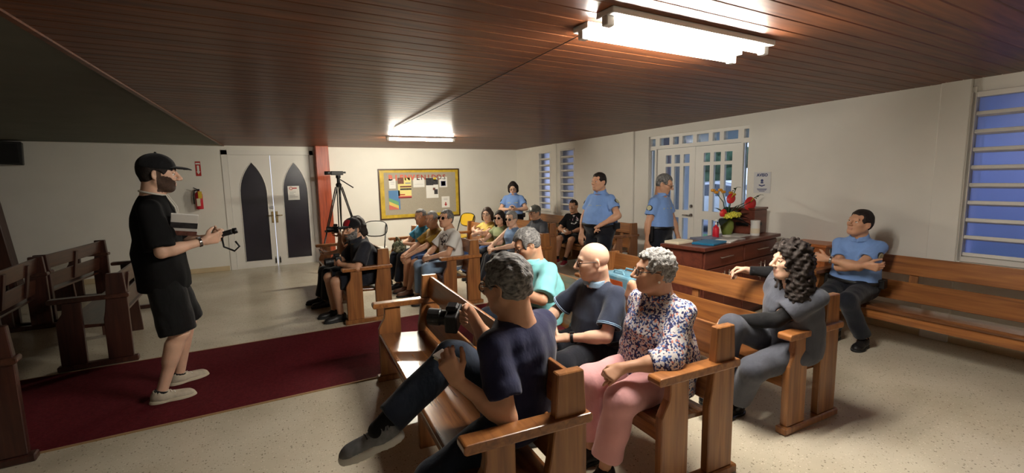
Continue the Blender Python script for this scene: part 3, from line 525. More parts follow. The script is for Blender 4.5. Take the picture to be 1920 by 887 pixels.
# ================================================================= people: signed-distance bodies meshed with surface nets
V3 = lambda *a: np.array(a, dtype=float)
def nrm(v): v = np.asarray(v,float); return v/max(1e-9,np.linalg.norm(v))
def smin(a,b,k):
    if k <= 0: return np.minimum(a,b)
    h = np.maximum(k-np.abs(a-b),0)/k; return np.minimum(a,b)-h*h*k*0.25
class Cone:                                              # tapered capsule, optionally cut flat at its b end
    def __init__(s,a,b,ra,rb,cut=False,cuta=False): s.a=np.asarray(a,float); s.b=np.asarray(b,float); s.ra=ra; s.rb=rb; s.cut=cut; s.cuta=cuta
    def bb(s,m): r=max(s.ra,s.rb)+m; return np.minimum(s.a,s.b)-r, np.maximum(s.a,s.b)+r
    def d(s,X,Y,Z):
        ba=s.b-s.a; L2=max(1e-9,ba@ba); px,py,pz=X-s.a[0],Y-s.a[1],Z-s.a[2]
        tt=(px*ba[0]+py*ba[1]+pz*ba[2])/L2; t=np.clip(tt,0,1)
        d=np.sqrt((px-t*ba[0])**2+(py-t*ba[1])**2+(pz-t*ba[2])**2)-(s.ra+(s.rb-s.ra)*t)
        if s.cut: d=np.maximum(d,(tt-1)*math.sqrt(L2))
        if s.cuta: d=np.maximum(d,-tt*math.sqrt(L2))
        return d
class Ell:                                               # ellipsoid with axes as rows of R
    def __init__(s,c,r,Rm=None): s.c=np.asarray(c,float); s.r=np.asarray(r,float); s.R=np.eye(3) if Rm is None else np.asarray(Rm)
    def bb(s,m): e=np.sqrt(((s.R*s.r[:,None])**2).sum(0))+m; return s.c-e, s.c+e
    def d(s,X,Y,Z):
        px,py,pz=X-s.c[0],Y-s.c[1],Z-s.c[2]; k0=0; k1=0
        for i in range(3):
            q=px*s.R[i,0]+py*s.R[i,1]+pz*s.R[i,2]; k0=k0+(q/s.r[i])**2; k1=k1+(q/s.r[i]**2)**2
        k0=np.sqrt(k0); return k0*(k0-1)/(np.sqrt(k1)+1e-6)
class Half:                                              # keeps the side n.p < n.o
    def __init__(s,o,n): s.o=np.asarray(o,float); s.n=nrm(n)
    def bb(s,m): return None
    def d(s,X,Y,Z): return (X-s.o[0])*s.n[0]+(Y-s.o[1])*s.n[1]+(Z-s.o[2])*s.n[2]
class Torso:
    """elliptical trunk along a bent spine; tab rows: s, half width, front depth, back depth"""
    def __init__(s,P0,P1,l0,l1,bend,tab,infl=0.0): s.P0=np.asarray(P0,float); s.P1=np.asarray(P1,float); s.l0=l0; s.l1=l1; s.bend=bend; s.tab=np.array(tab); s.infl=infl
    def bb(s,m):
        r=s.tab[:,1:].max()+s.infl+m; ax=(s.P1-s.P0); pts=[s.P0+ax*q for q in (s.tab[0,0],s.tab[-1,0])]+[s.P0+ax*.5+s.bend]
        return np.min(pts,0)-r, np.max(pts,0)+r
    def at(s,t):
        ax=s.P1-s.P0; u=min(max(t,0),1); return s.P0+ax*t+s.bend*(4*u*(1-u))
    def d(s,X,Y,Z):
        ax=s.P1-s.P0; L=np.linalg.norm(ax); a=ax/L
        px,py,pz=X-s.P0[0],Y-s.P0[1],Z-s.P0[2]; tt=(px*a[0]+py*a[1]+pz*a[2])/L
        t=np.clip(tt,s.tab[0,0],s.tab[-1,0]); uu=np.clip(t,0,1); q=4*uu*(1-uu)
        px=px-ax[0]*t-s.bend[0]*q; py=py-ax[1]*t-s.bend[1]*q; pz=pz-ax[2]*t-s.bend[2]*q
        l=s.l0[:,None]*(1-uu.ravel())+s.l1[:,None]*uu.ravel(); l=(l/np.linalg.norm(l,axis=0)).reshape((3,)+t.shape)
        f=np.stack([l[1]*a[2]-l[2]*a[1], l[2]*a[0]-l[0]*a[2], l[0]*a[1]-l[1]*a[0]])
        u=px*l[0]+py*l[1]+pz*l[2]; v=px*f[0]+py*f[1]+pz*f[2]
        w=np.interp(t,s.tab[:,0],s.tab[:,1])+s.infl; df=np.interp(t,s.tab[:,0],s.tab[:,2])+s.infl; db=np.interp(t,s.tab[:,0],s.tab[:,3])+s.infl
        dd=np.where(v>0,df,db); k0=np.sqrt((u/w)**2+(v/dd)**2); k1=np.sqrt((u/w**2)**2+(v/dd**2)**2)+1e-6
        d=k0*(k0-1)/k1; ex=np.abs(tt-t)*L
        return np.where(ex>1e-6, np.sqrt(np.maximum(d,0)**2+ex**2)+np.minimum(d,0)*(ex<1e-6), d)
class Field:
    def __init__(s): s.ops=[]; s.noise=None
    def u(s,p,k=0.02): s.ops.append(('u',p,k)); return s
    def sub(s,p,k=0.006): s.ops.append(('s',p,k)); return s
    def cut(s,p,k=0.0): s.ops.append(('i',p,k)); return s      # keep inside p (Half or closed shape)
    def bounds(s):
        lo=[];hi=[]
        for o,p,k in s.ops:
            if o=='u': a,b=p.bb(0.02); lo.append(a); hi.append(b)
        return np.min(lo,0),np.max(hi,0)
    def grid(s,lo,hi,h):
        n=np.maximum(2,np.ceil((np.asarray(hi)-lo)/h).astype(int)+1)
        ax=[(lo[i]+h*np.arange(n[i])).astype(np.float32) for i in range(3)]
        G=np.full(n,0.3,np.float32)
        for o,p,k in s.ops:
            bb=p.bb(max(k,0)+2.5*h)
            if bb is None: sl=[slice(None)]*3
            else:
                i0=np.clip(np.floor((bb[0]-lo)/h).astype(int),0,n); i1=np.clip(np.ceil((bb[1]-lo)/h).astype(int)+1,0,n)
                if o=='i':                                   # outside the keeper's box everything goes
                    M=np.ones(n,bool); M[i0[0]:i1[0],i0[1]:i1[1],i0[2]:i1[2]]=False; G[M]=0.3
                if (i1<=i0).any(): continue
                sl=[slice(i0[i],i1[i]) for i in range(3)]
            X,Y,Z=ax[0][sl[0]][:,None,None],ax[1][sl[1]][None,:,None],ax[2][sl[2]][None,None,:]
            sl=tuple(sl); g=G[sl]; d=p.d(X,Y,Z).astype(np.float32); d=np.broadcast_to(d,g.shape)
            if o=='u': G[sl]=smin(g,d,k)
            elif o=='s': G[sl]=-smin(-g,d,k)
            else: G[sl]=-smin(-g,-d,k)
        if s.noise is not None:
            X,Y,Z=ax[0][:,None,None],ax[1][None,:,None],ax[2][None,None,:]; G=G+s.noise(X,Y,Z).astype(np.float32)
        G[0]=np.maximum(G[0],G[0]); return G
    def mesh(s,h,lo=None,hi=None,drop=None,pad=True):
        """surface nets -> verts (n,3), quads (m,4)"""
        b=s.bounds(); clip=lo is not None; lo=b[0] if lo is None else np.asarray(lo,float); hi=b[1] if hi is None else np.asarray(hi,float)
        G=s.grid(lo,hi,h); I=G<0; n=np.array(G.shape)
        c=I[:-1,:-1,:-1].astype(np.int8)
        for dx in (0,1):
            for dy in (0,1):
                for dz in (0,1):
                    if dx+dy+dz: c=c+I[dx:n[0]-1+dx,dy:n[1]-1+dy,dz:n[2]-1+dz]
        act=np.argwhere((c>0)&(c<8)); idx=np.full(c.shape,-1,np.int32); idx[act[:,0],act[:,1],act[:,2]]=np.arange(len(act))
        acc=np.zeros((len(act),3)); cnt=np.zeros(len(act)); base=act
        cor=[(x,y,z) for x in (0,1) for y in (0,1) for z in (0,1)]
        val={q:G[base[:,0]+q[0],base[:,1]+q[1],base[:,2]+q[2]].astype(float) for q in cor}
        for q in cor:
            for a in range(3):
                if q[a]==0:
                    r=list(q); r[a]=1; r=tuple(r); va,vb=val[q],val[r]; m=(va<0)!=(vb<0)
                    t=np.where(m,va/np.where(m,va-vb,1),0); P=np.zeros((len(act),3)); P[:]=q; P[:,a]=t
                    acc+=P*m[:,None]; cnt+=m
        vs=lo+h*(base+acc/np.maximum(cnt,1)[:,None]); qs=[]
        for a in range(3):
            b1,c1=(a+1)%3,(a+2)%3; sa=[slice(None)]*3; sb=[slice(None)]*3; sa[a]=slice(0,-1); sb[a]=slice(1,None)
            A=I[tuple(sa)]; B=I[tuple(sb)]; E=np.argwhere(A!=B); E=E[(E[:,b1]>0)&(E[:,c1]>0)&(E[:,b1]<n[b1]-1)&(E[:,c1]<n[c1]-1)]
            if not len(E): continue
            fl=A[E[:,0],E[:,1],E[:,2]]; e=[E.copy() for _ in range(4)]
            e[0][:,b1]-=1; e[0][:,c1]-=1; e[1][:,c1]-=1; e[3][:,b1]-=1
            q=np.stack([idx[x[:,0],x[:,1],x[:,2]] for x in e],1); q[~fl]=q[~fl][:,::-1]; qs.append(q)
        q=np.concatenate(qs) if qs else np.zeros((0,4),int); q=q[(q>=0).all(1)]
        if drop:
            ctr=vs[q].mean(1); keep=np.ones(len(q),bool)
            for a,b_ in drop: keep&=~((ctr>np.asarray(a)+0.6*h)&(ctr<np.asarray(b_)-0.6*h)).all(1)
            q=q[keep]
        us=np.unique(q); mp=np.full(len(vs),-1); mp[us]=np.arange(len(us)); return vs[us],mp[q]
def relax(vq, it=2):
    v,q=vq
    for _ in range(it):
        s_=np.zeros_like(v); c=np.zeros(len(v))
        for i in range(4):
            for j in (1,3): np.add.at(s_,q[:,i],v[q[:,(i+j)%4]]); np.add.at(c,q[:,i],1)
        v=v*0.4+0.6*s_/np.maximum(c,1)[:,None]
    return v,q
def np_mesh(name, parts, mats, matfun=None):
    vs=np.concatenate([p[0] for p in parts]); off=0; qs=[]
    for v,q in parts: qs.append(q+off); off+=len(v)
    q=np.concatenate(qs); me=bpy.data.meshes.new(name); me.vertices.add(len(vs)); me.vertices.foreach_set('co',vs.astype(np.float32).ravel())
    me.loops.add(q.size); me.loops.foreach_set('vertex_index',q.astype(np.int32).ravel()); me.polygons.add(len(q))
    me.polygons.foreach_set('loop_start',np.arange(0,q.size,4,dtype=np.int32)); me.polygons.foreach_set('loop_total',np.full(len(q),4,np.int32))
    me.polygons.foreach_set('use_smooth',np.ones(len(q),bool))
    for m in mats: me.materials.append(MATS[m] if isinstance(m,str) else m)
    if matfun is not None: me.polygons.foreach_set('material_index',matfun(vs[q].mean(1)).astype(np.int32))
    me.update(calc_edges=True); me.validate(); return me
def ripple(amp, fr, seed):
    rg=np.random.RandomState(seed); N=5 if fr<60 else 9; D=rg.normal(size=(N,3)); D/=np.linalg.norm(D,axis=1)[:,None]; ph=rg.rand(N)*6.28; fq=0.7+0.3*np.arange(N) if N==5 else 0.55+rg.rand(N)*0.9; wk=1.0 if N==5 else fr/34.0
    def fn(X,Y,Z):
        wv=0.6*np.sin(wk*(11*X+7*Z)+ph[0])+0.6*np.sin(wk*(9*Y-8*Z)+ph[1]); s=0
        for i in range(N): s=s+np.sin(fr*fq[i]*(D[i,0]*X+D[i,1]*Y+D[i,2]*Z)+ph[i]+1.6*wv)
        return amp*s/2.2
    return fn
def ik(S,W,l1,l2,hint):
    S=np.asarray(S,float); W=np.asarray(W,float); d=W-S; L=np.linalg.norm(d); mx=(l1+l2)*0.995
    if L>mx: W=S+d/L*mx; d=W-S; L=mx
    L=max(L,abs(l1-l2)*1.02+1e-4); a=(l1*l1-l2*l2+L*L)/(2*L); hh=math.sqrt(max(1e-8,l1*l1-a*a)); u=nrm(d); h=np.asarray(hint,float); h=nrm(h-u*(h@u))
    return S+u*a+h*hh, W
def rot_about(v,k,a): v=np.asarray(v,float); k=nrm(k); return v*math.cos(a)+np.cross(k,v)*math.sin(a)+k*(k@v)*(1-math.cos(a))
GRIP={'flat':(6,8,5,.1),'relax':(24,34,20,.35),'curl':(48,60,35,.5),'grip':(62,72,40,.7),'fist':(84,95,60,.9),'hold':(36,48,26,.6),'point':(24,34,20,.3)}
def add_hand(F, W, f, n, left, grip, sc, fat=1.0):
    """palm, four fingers and thumb; f finger direction, n palm normal. returns centre of the grip"""
    f=nrm(f); n=np.asarray(n,float); n=nrm(n-f*(f@n)); th=np.cross(n,f) if left else np.cross(f,n)
    a1,a2,a3,tc=GRIP[grip]; r=0.0105*sc*fat; pts=[W]
    for i,(off,pl,ph,rr) in enumerate(((0.030,0.086,(.043,.026,.022),1.0),(0.010,0.090,(.048,.030,.023),1.03),(-0.010,0.086,(.044,.028,.022),.97),(-0.029,0.079,(.034,.021,.019),.85))):
        kn=W+f*pl*sc+th*off*sc; F.u(Cone(W+th*off*0.55*sc+f*0.012*sc,kn,0.0165*sc*fat,0.0125*sc*fat),0.016)
        d=nrm(f+th*off*1.6); p=kn; e=(1.0,1.05,1.1,1.2)[i]; ang=0
        for L,a,r0,r1 in zip(ph,(a1,a2,a3),(1.0,.93,.84),(.93,.84,.70)):
            ang=R(a*e); d=rot_about(d,np.cross(d,n),ang); q=p+d*L*sc; F.u(Cone(p,q,r*rr*r0,r*rr*r1),0.0035); p=q
        pts.append(p)
    b=W+f*0.022*sc+th*0.020*sc; d=nrm(f*0.62+th*0.70+n*(0.25+0.5*tc)); q=b+d*0.046*sc; F.u(Cone(b,q,0.017*sc*fat,0.0125*sc*fat),0.014)
    d=nrm(d*(1-0.55*tc)+f*0.5+n*0.6*tc-th*0.25*tc); q2=q+d*0.034*sc; F.u(Cone(q,q2,0.0120*sc*fat,0.0105*sc*fat),0.004)
    d=nrm(d+n*0.25*tc-th*0.35*tc); q3=q2+d*0.027*sc; F.u(Cone(q2,q3,0.0105*sc*fat,0.008*sc*fat),0.004); pts.append(q3)
    return W+f*0.085*sc+n*0.035*sc, np.min(pts,0)-0.03, np.max(pts,0)+0.03
def person(label, pos, yaw, H=1.70, hip=None, head=None, hyaw=0, hpitch=0, hroll=0, syaw=0, wr=None, wl=None, er=(-.3,-1,-.5), el=(-.3,1,-.5), hr='relax', hl='relax', fr=None, fl=None, nr=None, nl=None,
           ar=None, al=None, kr=(1,-.1,.3), kl=(1,.1,.3), tr=0, tl=0, pr=0, pl_=0, fat=1.0, belly=0.0, bust=0.0, sh=1.0, skin='skin_tan', top=None, low=None, shoes='shoe_black', hair=None, beard=None, glasses=None, cap=None,
           res=1.0, bend=0.02, headk=1.0, seed=1, belt=None, brow='hair_dark', watch=None, group=None, neckk=1.0, ears=True, armk=1.0, socks=None, extra=None, legk=1.0):
    """pos = floor point under the hips; every other point is local: x forward, y to the person's left, z up"""
    k=H/1.70; P=thing('person', label, 'person', (pos[0],pos[1],0), yaw, group); rg=np.random.RandomState(seed)
    hip=0.53*H if hip is None else hip
    hc=V3(0.02,0,0.935*H) if head is None else V3(*head)
    # ---- skeleton
    P0=V3(0,0,hip); fwd=V3(math.cos(R(syaw)),math.sin(R(syaw)),0); lat1=V3(-math.sin(R(syaw)),math.cos(R(syaw)),0); lat0=V3(0,1,0)
    up=nrm(hc-P0); nb=hc-nrm(up*0.5+V3(0,0,1)*0.5)*0.142*k*headk-fwd*0.035*k
    ax=nb-P0; bv=-nrm(np.cross(lat0,nrm(ax)))*bend*-1; bv=-nrm(V3(1,0,0)-nrm(ax)*nrm(ax)[0])*bend
    g=fat; b=belly
    tab=[(-.17,.10*g,.075*g,.085*g),(-.08,.158*g,.10*g,.115*g),(.02,.178*g,.115*g+.3*b,.125*g),(.16,.168*g+.35*b,.112*g+.9*b,.108*g),(.30,.155*g+.45*b,.108*g+b,.098*g),(.46,.158*g+.3*b,.112*g+.75*b+.2*bust,.103*g),(.62,.166*(.5*g+.5),.118*(.4*g+.6)+.25*b+.9*bust,.108*(.5*g+.5)),(.75,.170*sh,.112+.55*bust+.05*b,.104),(.87,.140*sh,.085,.088),(.95,.085,.062,.070),(1.0,.06,.055,.058)]
    tab=[(s,w_*k,a*k,c*k) for s,w_,a,c in tab]
    T=lambda inf=0.0: Torso(P0,nb,lat0,lat1,bv,tab,inf)
    t0=T(); axn=nrm(ax)
    SR=t0.at(0.83)-lat1*0.165*k*sh; SL=t0.at(0.83)+lat1*0.165*k*sh
    ua,fa=0.295*k,0.255*k; thl,shl=0.425*k,0.415*k
    wr=V3(0.05,-0.27*sh,hip-0.08) if wr is None else V3(*wr); wl=V3(0.05,0.27*sh,hip-0.08) if wl is None else V3(*wl)
    ER,WR=ik(SR,wr,ua,fa,er); EL,WL=ik(SL,wl,ua,fa,el)
    HR=P0+V3(0,-0.092*k*min(g,1.2),0); HL=P0+V3(0,0.092*k*min(g,1.2),0)
    ar=V3(0.0,-0.10*k,0.085) if ar is None else V3(*ar); al=V3(0.0,0.10*k,0.085) if al is None else V3(*al)
    KR,AR=ik(HR,ar,thl,shl,kr); KL,AL=ik(HL,al,thl,shl,kl)
    # head frame (rows: forward, left, up)
    yh=R(syaw+hyaw); f_=V3(math.cos(yh)*math.cos(R(hpitch)),math.sin(yh)*math.cos(R(hpitch)),math.sin(R(hpitch))); l_=V3(-math.sin(yh),math.cos(yh),0); u_=np.cross(f_,l_)
    l_,u_=l_*math.cos(R(hroll))+u_*math.sin(R(hroll)), u_*math.cos(R(hroll))-l_*math.sin(R(hroll))
    HM=np.stack([f_,l_,u_]); hk=k*headk*1.02
    def hp(x,y,z): return hc+(f_*x+l_*y+u_*z)*hk
    def E(c,r): return Ell(hp(*c),np.array(r)*hk,HM)
    def CN(a,b_,ra,rb): return Cone(hp(*a),hp(*b_),ra*hk,rb*hk)
    # ---- skin body
    B=Field(); B.u(t0,0.0)
    for S in (SR,SL): B.u(Cone(t0.at(0.90),S,0.048*k,0.044*k*armk),0.045)
    ga=(0.5+0.5*g)*armk
    for S,E_,W_ in ((SR,ER,WR),(SL,EL,WL)):
        B.u(Cone(S,E_,0.046*k*ga,0.038*k*ga),0.025); m=E_+(W_-E_)*0.25
        B.u(Cone(E_,W_,0.037*k*ga,0.0255*k*ga),0.02); B.u(Cone(m,E_+(W_-E_)*0.4,0.041*k*ga,0.036*k*ga),0.03)
    gl=(0.5+0.5*g)*legk
    for Hh,K,A in ((HR,KR,AR),(HL,KL,AL)):
        B.u(Cone(Hh,K,0.088*k*gl,0.056*k*gl),0.04); B.u(Cone(K,A,0.050*k*gl,0.034*k),0.03)
        back=nrm(np.cross(V3(0,1,0),nrm(A-K))); back=back if back[0]<0 else -back
        B.u(Cone(K+(A-K)*0.2+back*0.016*k,K+(A-K)*0.45+back*0.012*k,0.050*k*gl,0.040*k*gl),0.04)
    nk=(0.6+0.4*g)*neckk
    B.u(Cone(nb-axn*0.03*k,hp(-0.022,0,-0.055),0.062*k*nk,0.054*k*nk),0.035)
    B.u(Cone(t0.at(.9)-fwd*.02,hp(-0.045,0,-0.05),0.06*k*nk,0.045*k*nk),0.04)
    hf=0.5+0.5*g
    H_=[(E((-0.012,0,0.030),(0.100,0.078,0.092)),.0),(E((0.030,0,-0.040),(0.066,0.060*hf,0.078)),.03),(E((0.062,0,-0.096),(0.028,0.030,0.022)),.03),
        (CN((-0.005,0.052*hf,-0.05),(0.055,0.022,-0.098),.020,.017),.03),(CN((-0.005,-0.052*hf,-0.05),(0.055,-0.022,-0.098),.020,.017),.03),
        (E((0.054,0.042,-0.020),(0.032,0.024,0.022)),.025),(E((0.054,-0.042,-0.020),(0.032,0.024,0.022)),.025),(CN((0.080,-0.034,0.028),(0.080,0.034,0.028),.014,.014),.02)]
    for p_,kk in H_: B.u(p_,kk*k)
    for s_ in (1,-1): B.sub(E((0.104,0.033*s_,0.004),(0.020,0.020,0.013)),0.014*k)
    B.u(CN((0.092,0,0.020),(0.123,0,-0.028),.008,.0130),0.012*k)
    for s_ in (1,-1): B.u(E((0.108,0.013*s_,-0.034),(0.013,0.010,0.009)),0.006*k)
    B.u(CN((0.090,-0.017,-0.061),(0.090,0.017,-0.061),.0085,.0085),0.006*k); B.u(CN((0.088,-0.014,-0.073),(0.088,0.014,-0.073),.009,.009),0.006*k)
    B.sub(CN((0.102,-0.026,-0.067),(0.102,0.026,-0.067),.0032,.0032),0.004*k)
    for s_ in (1,-1):
        B.u(CN((0.0865,0.033*s_-0.013,0.0085),(0.0865,0.033*s_+0.013,0.0085),.006,.006),0.004*k)
        if ears:
            B.u(Ell(hp(-0.014,0.080*s_,-0.008),np.array((0.019,0.008,0.032))*hk,np.stack([nrm(f_-l_*0.45*s_),nrm(l_+f_*0.45*s_),u_])),0.010*k); B.sub(E((-0.010,0.089*s_,-0.006),(0.010,0.006,0.018)),0.005*k)
    boxes=[(hp(0,0,0)-0.155*hk,hp(0,0,0)+0.155*hk)]
    gc={}
    for nm,W_,E_,f0,n0,gr,lf in (('r',WR,ER,fr,nr,hr,False),('l',WL,EL,fl,nl,hl,True)):
        fd=nrm(W_-E_) if f0 is None else V3(*f0); nn=V3(0,0,-1) if n0 is None else V3(*n0)
        if abs(nrm(nn)@nrm(fd))>0.95: nn=V3(0,1 if not lf else -1,0)
        gc[nm],a_,b_=add_hand(B,W_,fd,nn,lf,gr,k*1.0,(0.7+0.3*g)); boxes.append((a_,b_))
    h0=0.0105*res
    parts=[B.mesh(h0*1.0,drop=boxes)]
    parts.append(B.mesh(0.0052*res,boxes[0][0],boxes[0][1]))
    for a_,b_ in boxes[1:]: parts.append(B.mesh(0.0045*res,a_,b_))
    Minv=HM.T
    def mf(c):
        q=(c-hc)@Minv/hk; out=np.zeros(len(c))
        out[(q[:,0]>0.082)&(np.abs(q[:,1])<0.024)&(q[:,2]<-0.056)&(q[:,2]>-0.079)]=1
        if beard:
            x,y,z=q[:,0],np.abs(q[:,1]),q[:,2]; bd=(x>-.004)&(z<-.034-.10*np.clip(x-.03,0,.1)+.9*np.clip(y-.048,0,.03))&(z>-.122)&~((x>.082)&(y<.020)&(z<-.058)&(z>-.078))&~((x>.094)&(z>-.050)); bd|=(x>-.004)&(x<.022)&(y>.05)&(z<.03)&(z>-.06); out[bd]=2
        return out
    body=obj('body', np_mesh('body',parts,[skin,'lip_'+skin]+([beard] if beard else []),mf), None, P)
    for s_ in (1,-1):
        c=hp(0.0800,0.033*s_,0.003); e=MB().sphere(c,0.0125*hk,10,8); pc=c+f_*0.0095*hk; e.sphere(pc,np.array((.0055,.0055,.0055))*hk,8,6,mi=1); obj('eye',e,['eye_white','eye_dark'],P,smooth=True)
        if brow:
            obj('eyebrow',MB().tube([hp(0.088,0.014*s_,0.026),hp(0.090,0.028*s_,0.032),hp(0.082,0.046*s_,0.029),hp(0.074,0.054*s_,0.023)],[.003*hk,.005*hk,.0045*hk,.002*hk],6),brow,P,smooth=True)
    # ---- clothes
    def armcut(S,E_,W_,fr_): return S+(E_-S)*fr_ if fr_<=1 else E_+(W_-E_)*(fr_-1)
    if top:
        o=dict(mat='cloth_black',sleeve=.6,hem=-.10,infl=.012,loose=.012,rip=.0028,neck=.0,collar=None,vneck=0,name='shirt',flare=0.0,trim=None); o.update(top); C=Field()
        tb=[(s,w_*k,a*k,c*k) for s,w_,a,c in []] or tab
        tt=T(o['infl']+0.004)
        if o['flare'] or o['hem']<0.1:
            tt.tab=tt.tab.copy(); m=tt.tab[:,0]<0.34; mx=tt.tab[(tt.tab[:,0]>-.05)&(tt.tab[:,0]<.34)].max(0); tt.tab[m,1:]=np.maximum(tt.tab[m,1:],mx[1:]*0.97)+o['flare']
        C.u(tt,0.0)
        for S in (SR,SL): C.u(Cone(t0.at(0.89),S,0.048*k+o['infl'],0.044*k*armk+o['infl']),0.045)
        for S,E_,W_ in ((SR,ER,WR),(SL,EL,WL)):
            sf=o['sleeve']; q=armcut(S,E_,W_,sf); r0=0.047*k*ga+o['infl']
            if sf<=0: continue
            if sf<=1: C.u(Cone(S,q,r0,0.046*k*ga+o['infl']+o['loose'],cut=True),0.022)
            else: C.u(Cone(S,E_,r0,0.041*k*ga+o['infl']+o['loose']*.5),0.03); C.u(Cone(E_,q,0.042*k*ga+o['infl']+o['loose']*.5,0.030*k*ga+o['infl']+o['loose']*.7,cut=True),0.02)
        C.cut(Half(t0.at(o['hem']),-axn)); nd=nrm(hp(-.02,0,-.06)-nb)
        C.sub(Cone(nb-axn*0.002*k+fwd*0.006,nb+nd*0.15*k,0.066*k*nk+o['neck'],0.085*k*nk+o['neck']),0.008)
        if o['sleeve']<=0:
            for S in (SR,SL): C.sub(Ell(S+nrm(S-t0.at(.86))*0.012,(0.066*k,0.05*k,0.085*k)),0.01)
        if o['vneck']: C.sub(Cone(nb+fwd*.06,t0.at(0.93-o['vneck'])+fwd*0.16*k,0.045*k,0.006),0.01)
        for S,E_,W_ in ((SR,ER,WR),(SL,EL,WL)):
            sf=o['sleeve']
            if 0<sf<=1: q=armcut(S,E_,W_,sf); d_=nrm(E_-S); C.sub(Cone(q-d_*0.022,q+d_*0.03,0.044*k*ga+.002,0.046*k*ga+.006),0.003)
        C.noise=ripple(o['rip'],34,seed)
        so=obj(o['name'], np_mesh(o['name'],[relax(C.mesh(0.0085*res))],[o['mat']]), None, P)
        if o['collar']:
            K_=Field(); a_=nb-axn*0.004*k; K_.u(Cone(a_,a_+nd*0.040*k,0.074*k*nk,0.072*k*nk,cut=True,cuta=True),0); K_.u(Cone(a_-nd*.012+fwd*.012,a_+nd*0.028*k+fwd*.008,0.084*k*nk,0.073*k*nk,cut=True,cuta=True),0)
            K_.sub(Cone(a_-nd*0.05*k,a_+nd*0.08*k,0.062*k*nk,0.064*k*nk),0); K_.sub(Cone(nb+fwd*.07+nd*.03,t0.at(0.86)+fwd*0.13*k,0.022*k,0.008),0.004)
            obj('collar', np_mesh('collar',[relax(K_.mesh(0.005*res),1)],[o['collar']]), None, so)
        if o['trim'] and 0<o['sleeve']<=1:
            for S,E_,W_ in ((SR,ER,WR),(SL,EL,WL)):
                q=armcut(S,E_,W_,o['sleeve']); d_=nrm(E_-S); e1=nrm(np.cross(d_,(0.2,0.3,0.9))); e2=np.cross(d_,e1); rr=0.046*k*ga+o['infl']+o['loose']+.001
                mb=MB()
                for sh_ in (.006,.016): mb.tube([q-d_*sh_+(e1*math.cos(a)+e2*math.sin(a))*rr for a in np.linspace(0,6.283,21)[:-1]],.0032,6,closed=True)
                obj('sleeve_trim',mb,o['trim'],so,smooth=True)
    if low:
        o=dict(mat='cloth_dark',hem=1.93,infl=.012,width=.014,rip=.003,waist=.2,name='trousers'); o.update(low); C=Field(); tt=T(o['infl']); C.u(tt,0)
        if top and top.get('hem',-.1)<0.1 and 'waist' not in low: o['waist']=top.get('hem',-.1)+0.10
        C.cut(Half(t0.at(o['waist']),axn))
        for Hh,K,A in ((HR,KR,AR),(HL,KL,AL)):
            C.u(Cone(Hh,K,0.090*k*gl+o['infl'],0.058*k*gl+o['infl']+o['width']*.5,cut=False) if o['hem']>1 else Cone(Hh,Hh+(K-Hh)*o['hem'],0.090*k*gl+o['infl'],0.066*k*gl+o['infl']+o['width'],cut=True),0.035)
            if o['hem']>1:
                q=K+(A-K)*(o['hem']-1); C.u(Cone(K,q,0.055*k*gl+o['infl']+o['width']*.5,0.043*k*gl+o['infl']+o['width'],cut=True),0.03); d_=nrm(A-K); C.sub(Cone(q-d_*.02,q+d_*.03,.036*k,.044*k*gl+.006),.003)
            else: q=Hh+(K-Hh)*o['hem']; d_=nrm(K-Hh); C.sub(Cone(q-d_*.015,q+d_*.03,.058*k*gl,.066*k*gl+.006),.003)
        C.noise=ripple(o['rip'],30,seed+9)
        obj(o['name'], np_mesh(o['name'],[relax(C.mesh(0.009*res))],[o['mat']]), None, P)
    if belt:
        C=Field(); C.u(T(belt[1] if len(belt)>1 else .020),0); c=t0.at(belt[2] if len(belt)>2 else .17); C.cut(Half(c+axn*.019,axn)); C.cut(Half(c-axn*.019,-axn)); bo=obj('belt', np_mesh('belt',[C.mesh(0.008*res)],[belt[0]]), None, P)
        q=c+V3(1,0,0)*0
    # ---- shoes
    if shoes:
        for A,K,ty,tp,lf in ((AR,KR,tr,pr,0),(AL,KL,tl,pl_,1)):
            fd=V3(math.cos(R(ty))*math.cos(R(tp)),math.sin(R(ty))*math.cos(R(tp)),math.sin(R(tp))); ld=V3(-math.sin(R(ty)),math.cos(R(ty)),0); ud=np.cross(fd,ld); F_=np.stack([fd,ld,ud])
            sp=dict(upper=shoes,sole='sole_dark',lace=None,h=.085) if isinstance(shoes,str) else dict(dict(h=.085,lace=None,sole='sole_dark'),**shoes)
            def q_(x,y,z): return A+(fd*x+ld*y+ud*(z-0.085))*k
            C=Field(); C.u(Ell(q_(-0.012,0,0.050),np.array((.058,.040,.055))*k,F_),0); C.u(Cone(q_(0.02,0,.045),q_(0.145,0,.032),.042*k,.030*k),.03); C.u(Ell(q_(0.12,0,.030),np.array((.075,.047,.034))*k,F_),.025); C.u(Cone(q_(-.012,0,.06),q_(-.008,0,sp['h']+.015),.042*k,.041*k,cut=True),.02)
            C.cut(Half(q_(0,0,0.018),-ud)); C.sub(Cone(q_(-.008,0,sp['h']-.005),q_(-.005,0,.16),.036*k,.046*k),.004)
            s1=obj('shoe', np_mesh('shoe',[C.mesh(0.0075*res)],[sp['upper']]), None, P)
            C=Field(); C.u(Ell(q_(-0.015,0,.014),np.array((.064,.046,.05))*k,F_),0); C.u(Ell(q_(0.115,0,.014),np.array((.087,.053,.05))*k,F_),.02); C.u(Cone(q_(0,0,.014),q_(.1,0,.014),.042*k,.046*k),.02); C.cut(Half(q_(0,0,0.0),-ud)); C.cut(Half(q_(0,0,sp.get('st',.026)),ud))
            obj('sole', np_mesh('sole',[C.mesh(0.0075*res)],[sp['sole']]), None, s1)
